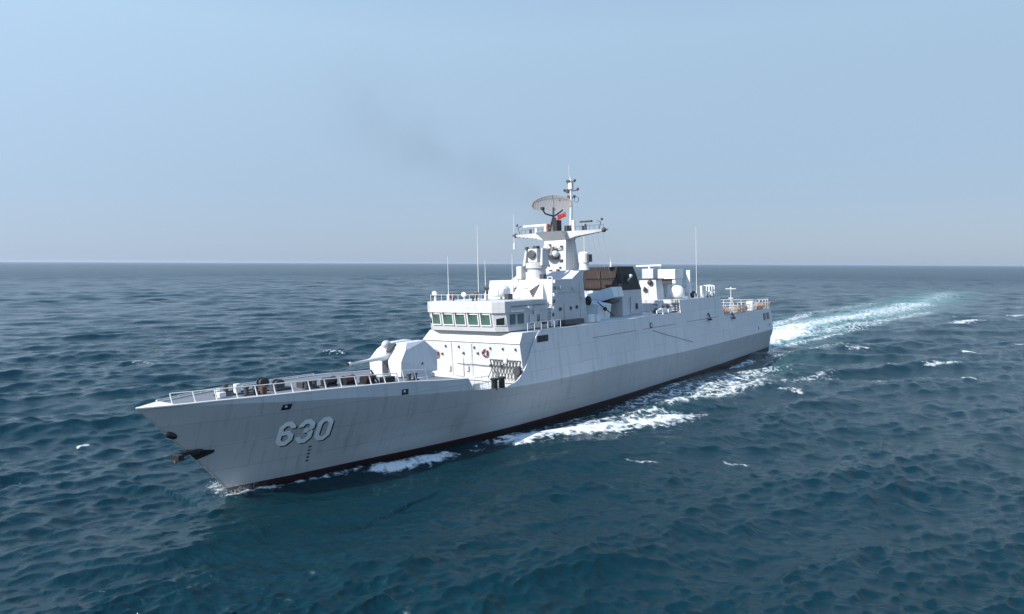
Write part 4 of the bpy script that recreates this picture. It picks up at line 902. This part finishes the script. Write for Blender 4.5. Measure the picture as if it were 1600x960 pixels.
# ------------------------------------------------------------------ aft deckhouse, light gun, aft mast, dome
aft = P(MB().frustum([(54.75,-5.02,6.4),(54.75,5.02,6.4),(67.7,4.95,6.05),(67.7,-4.95,6.05)],[(54.7,-4.80,8.66),(54.7,4.80,8.66),(67.3,4.78,8.55),(67.3,-4.78,8.55)]), 'aft_deckhouse', m_sup)
for y in (-4.45,-2.6):
    v_ = P(MB().box(54.64,54.72,y-.42,y+.42,7.35,8.35), 'louvre', m_dark, aft)
    mb = MB()
    for k in range(5): mb.box(54.60,54.66,y-.40,y+.40,7.45+k*.18,7.54+k*.18)
    P(mb, 'blades', m_sup, v_)
ag = P(MB().lathe([(.75,7.35),(.7,7.6),(.5,7.7),(.45,7.9)], (52.6,-3.6,0), 20), 'light_gun', m_dark)
P(MB().frustum([(52.1,-4.1,7.85),(52.1,-3.1,7.85),(53.2,-3.1,7.85),(53.2,-4.1,7.85)],[(52.3,-3.95,8.7),(52.3,-3.25,8.7),(53.0,-3.25,8.7),(53.0,-3.95,8.7)]), 'gun_shield', m_sup, ag, bevel=.05)
P(MB().tube((52.2,-3.6,8.2),(50.4,-3.9,8.35),.06,.045), 'barrel', m_dark, ag); P(MB().lathe([(.28,-.3),(.28,.3)], (52.7,-4.3,8.0), 14, (1,0,0)), 'ammunition_drum', m_dark, ag)
am = P(MB().frustum([(55.0,-2.35,8.6),(55.0,.15,8.6),(57.0,.15,8.6),(57.0,-2.35,8.6)],[(55.2,-2.1,10.95),(55.2,-.1,10.95),(56.8,-.1,10.95),(56.8,-2.1,10.95)]), 'aft_mast', m_sup, bevel=.03)
P(MB().box(55.1,57.0,-2.3,.3,10.952,11.03), 'mast_shelf', m_dark, am); P(MB().box(55.3,56.6,-1.75,-.35,11.03,12.15), 'optical_director', m_sup, am, bevel=.05)
P(MB().lathe([(.16,12.15),(.12,12.4)], (55.9,-1.0,0), 10).v and MB().box(55.8,56.0,-2.5,.6,12.42,12.6).tube((55.9,-1.0,12.1),(55.9,-1.0,12.5),.12), 'scanner_bar', m_white, am)
P(MB().tube((55.0,-.9,9.75),(54.75,-.9,10.1),.3,.05).ball((54.95,-1.5,10.6),.3), 'loud_hailer', m_dark, am)
ml = P(MB().lathe([(1.0,8.55),(1.0,8.75),(.6,8.8),(.5,9.3)], (59.8,-1.85,0), 20), 'point_defence_launcher', m_white)
for y0, y1 in ((-2.9,-2.5),(-1.1,-.8)): P(MB().box(58.8,60.8,y0,y1,8.6,10.9), 'launcher_arm', m_white, ml, bevel=.04)
P(MB().box(58.6,61.0,-2.95,-.75,10.92,12.05), 'launcher_box', m_white, ml, bevel=.05); P(MB().box(58.9,60.7,-2.5,-1.1,10.3,10.9), 'launcher_cradle', m_dark, ml)
P(MB().box(61.4,61.9,-3.6,-3.15,9.2,11.9).tube((61.6,-3.4,8.6),(61.6,-3.4,9.3),.12), 'jammer_panel', m_white, bevel=.06)
sd_ = P(MB().lathe([(.4,8.55),(.35,8.8)], (58.6,-3.2,0), 12), 'satellite_dome', m_white); P(MB().lathe([(.5,0),(.82,.12),(.86,.5),(.78,.95),(.5,1.3),(.2,1.42),(0,1.44)], (58.6,-3.2,8.75), 22), 'radome', m_white, sd_, smooth=True)
P(MB().ball((62.6,-3.5,9.0), .42), 'float_ball', m_dark, smooth=True)
# roof rail, raft frames
mb = MB()
for x in np.linspace(60, 67, 9): mb.tube((x,-4.75,8.6),(x,-4.75,9.15),.025)
mb.path([(60,-4.75,9.15),(67,-4.75,9.1)], .022); P(mb, 'roof_railing', m_rail)
P(MB().box(63.2,64.2,-4.4,-3.7,8.58,10.0), 'roof_locker', m_white, bevel=.06)
for x in (65.3,66.2,67.0):
    P(MB().path([(x,-4.5,8.6),(x,-4.5,9.9),(x,-3.8,10.0),(x,-3.8,8.6)], .07), 'raft_frame', m_white)
lr_lab = ['white life raft canister, forward one of the pair on the aft deckhouse roof', 'white life raft canister, sternmost of the pair on the aft deckhouse roof']
rafts = []
for i, x in enumerate((64.9, 66.6)):
    o = aboard(empty('life_raft'), x, -4.15, 8.98); tag(o, lr_lab[i], 'life raft', 'life raft canisters on the aft deckhouse')
    if i == 0:
        a = MB().lathe([(0,-.62),(.25,-.6),(.33,-.5),(.33,.5),(.25,.6),(0,.62)], (0,0,0), 16, (1,0,0)).build('canister', m_white, o, smooth=True); b = MB().torus((0,0,0), .335, .02, (1,0,0), 16, 5).build('strap', m_dark, o); c_ = MB().box(-.45,.45,-.28,.28,-.42,-.3).build('cradle', m_dark, o); rafts = [a, b, c_]
    else:
        for s_ in rafts: q = s_.copy(); q.parent = o; col.objects.link(q)

# ------------------------------------------------------------------ helicopter deck rails, nets, stern gear
hy = lambda x: 4.93; hz = lambda x: 6.0
def net_panel(x0, x1, sg):
    mb = MB(); n = max(4, int((x1-x0)/.35))
    for i in range(n+1):
        x = x0+(x1-x0)*i/n; mb.tube((x,sg*4.98,6.05),(x-.15,sg*5.25,7.15),.022,n=4)
    for k in range(6): t_ = k/5; mb.path([(x0-.15*t_,sg*(4.98+.27*t_),6.05+1.1*t_),(x1-.15*t_,sg*(4.98+.27*t_),6.05+1.1*t_)], .025, 4)
    return mb
for sg in (-1, 1):
    for i in range(6):
        x0 = 69.0+i*3.35; P(net_panel(x0, x0+3.2, sg), 'safety_net', m_beige if i % 3 else m_rail)
    rail_run(list(np.linspace(68.9, 89.6, 14)), lambda x: 4.7, lambda x: 6.0, 1.55, 0, 'flight_deck_railing', 3, .03, sg)
mb = MB()
for y in np.linspace(-4.7, 4.7, 8): mb.tube((89.7,y,6.0),(89.7,y,7.3),.03)
for z in (6.45,6.9,7.3): mb.path([(89.7,-4.7,z),(89.7,4.7,z)], .028)
P(mb, 'stern_railing', m_rail)
P(MB().box(82.0,83.6,-4.5,-3.7,6.0,7.35), 'stern_locker', m_white, bevel=.06)
for x, y, mt in ((70.5,-4.2,m_orange),(71.8,-4.3,m_beige),(75.4,-4.3,m_beige),(84.9,-4.3,m_orange),(86.3,-4.3,m_beige),(78.7,-4.3,m_dark)):
    z = 6.0; P(MB().lathe([(.5,-.4),(.5,-.34),(.34,-.32),(.34,.32),(.5,.34),(.5,.4)], (x,y,z+.55), 14, (1,0,0)), 'line_reel', mt)
st = P(MB().tube((75.8,-3.6,6.0),(75.8,-3.6,9.3),.06,.045), 'light_mast', m_rail); P(MB().box(75.7,75.9,-4.3,-2.9,9.28,9.36).box(75.7,75.9,-3.9,-3.3,8.0,8.1).ball((75.8,-3.6,9.45),.1), 'crossbar', m_rail, st)
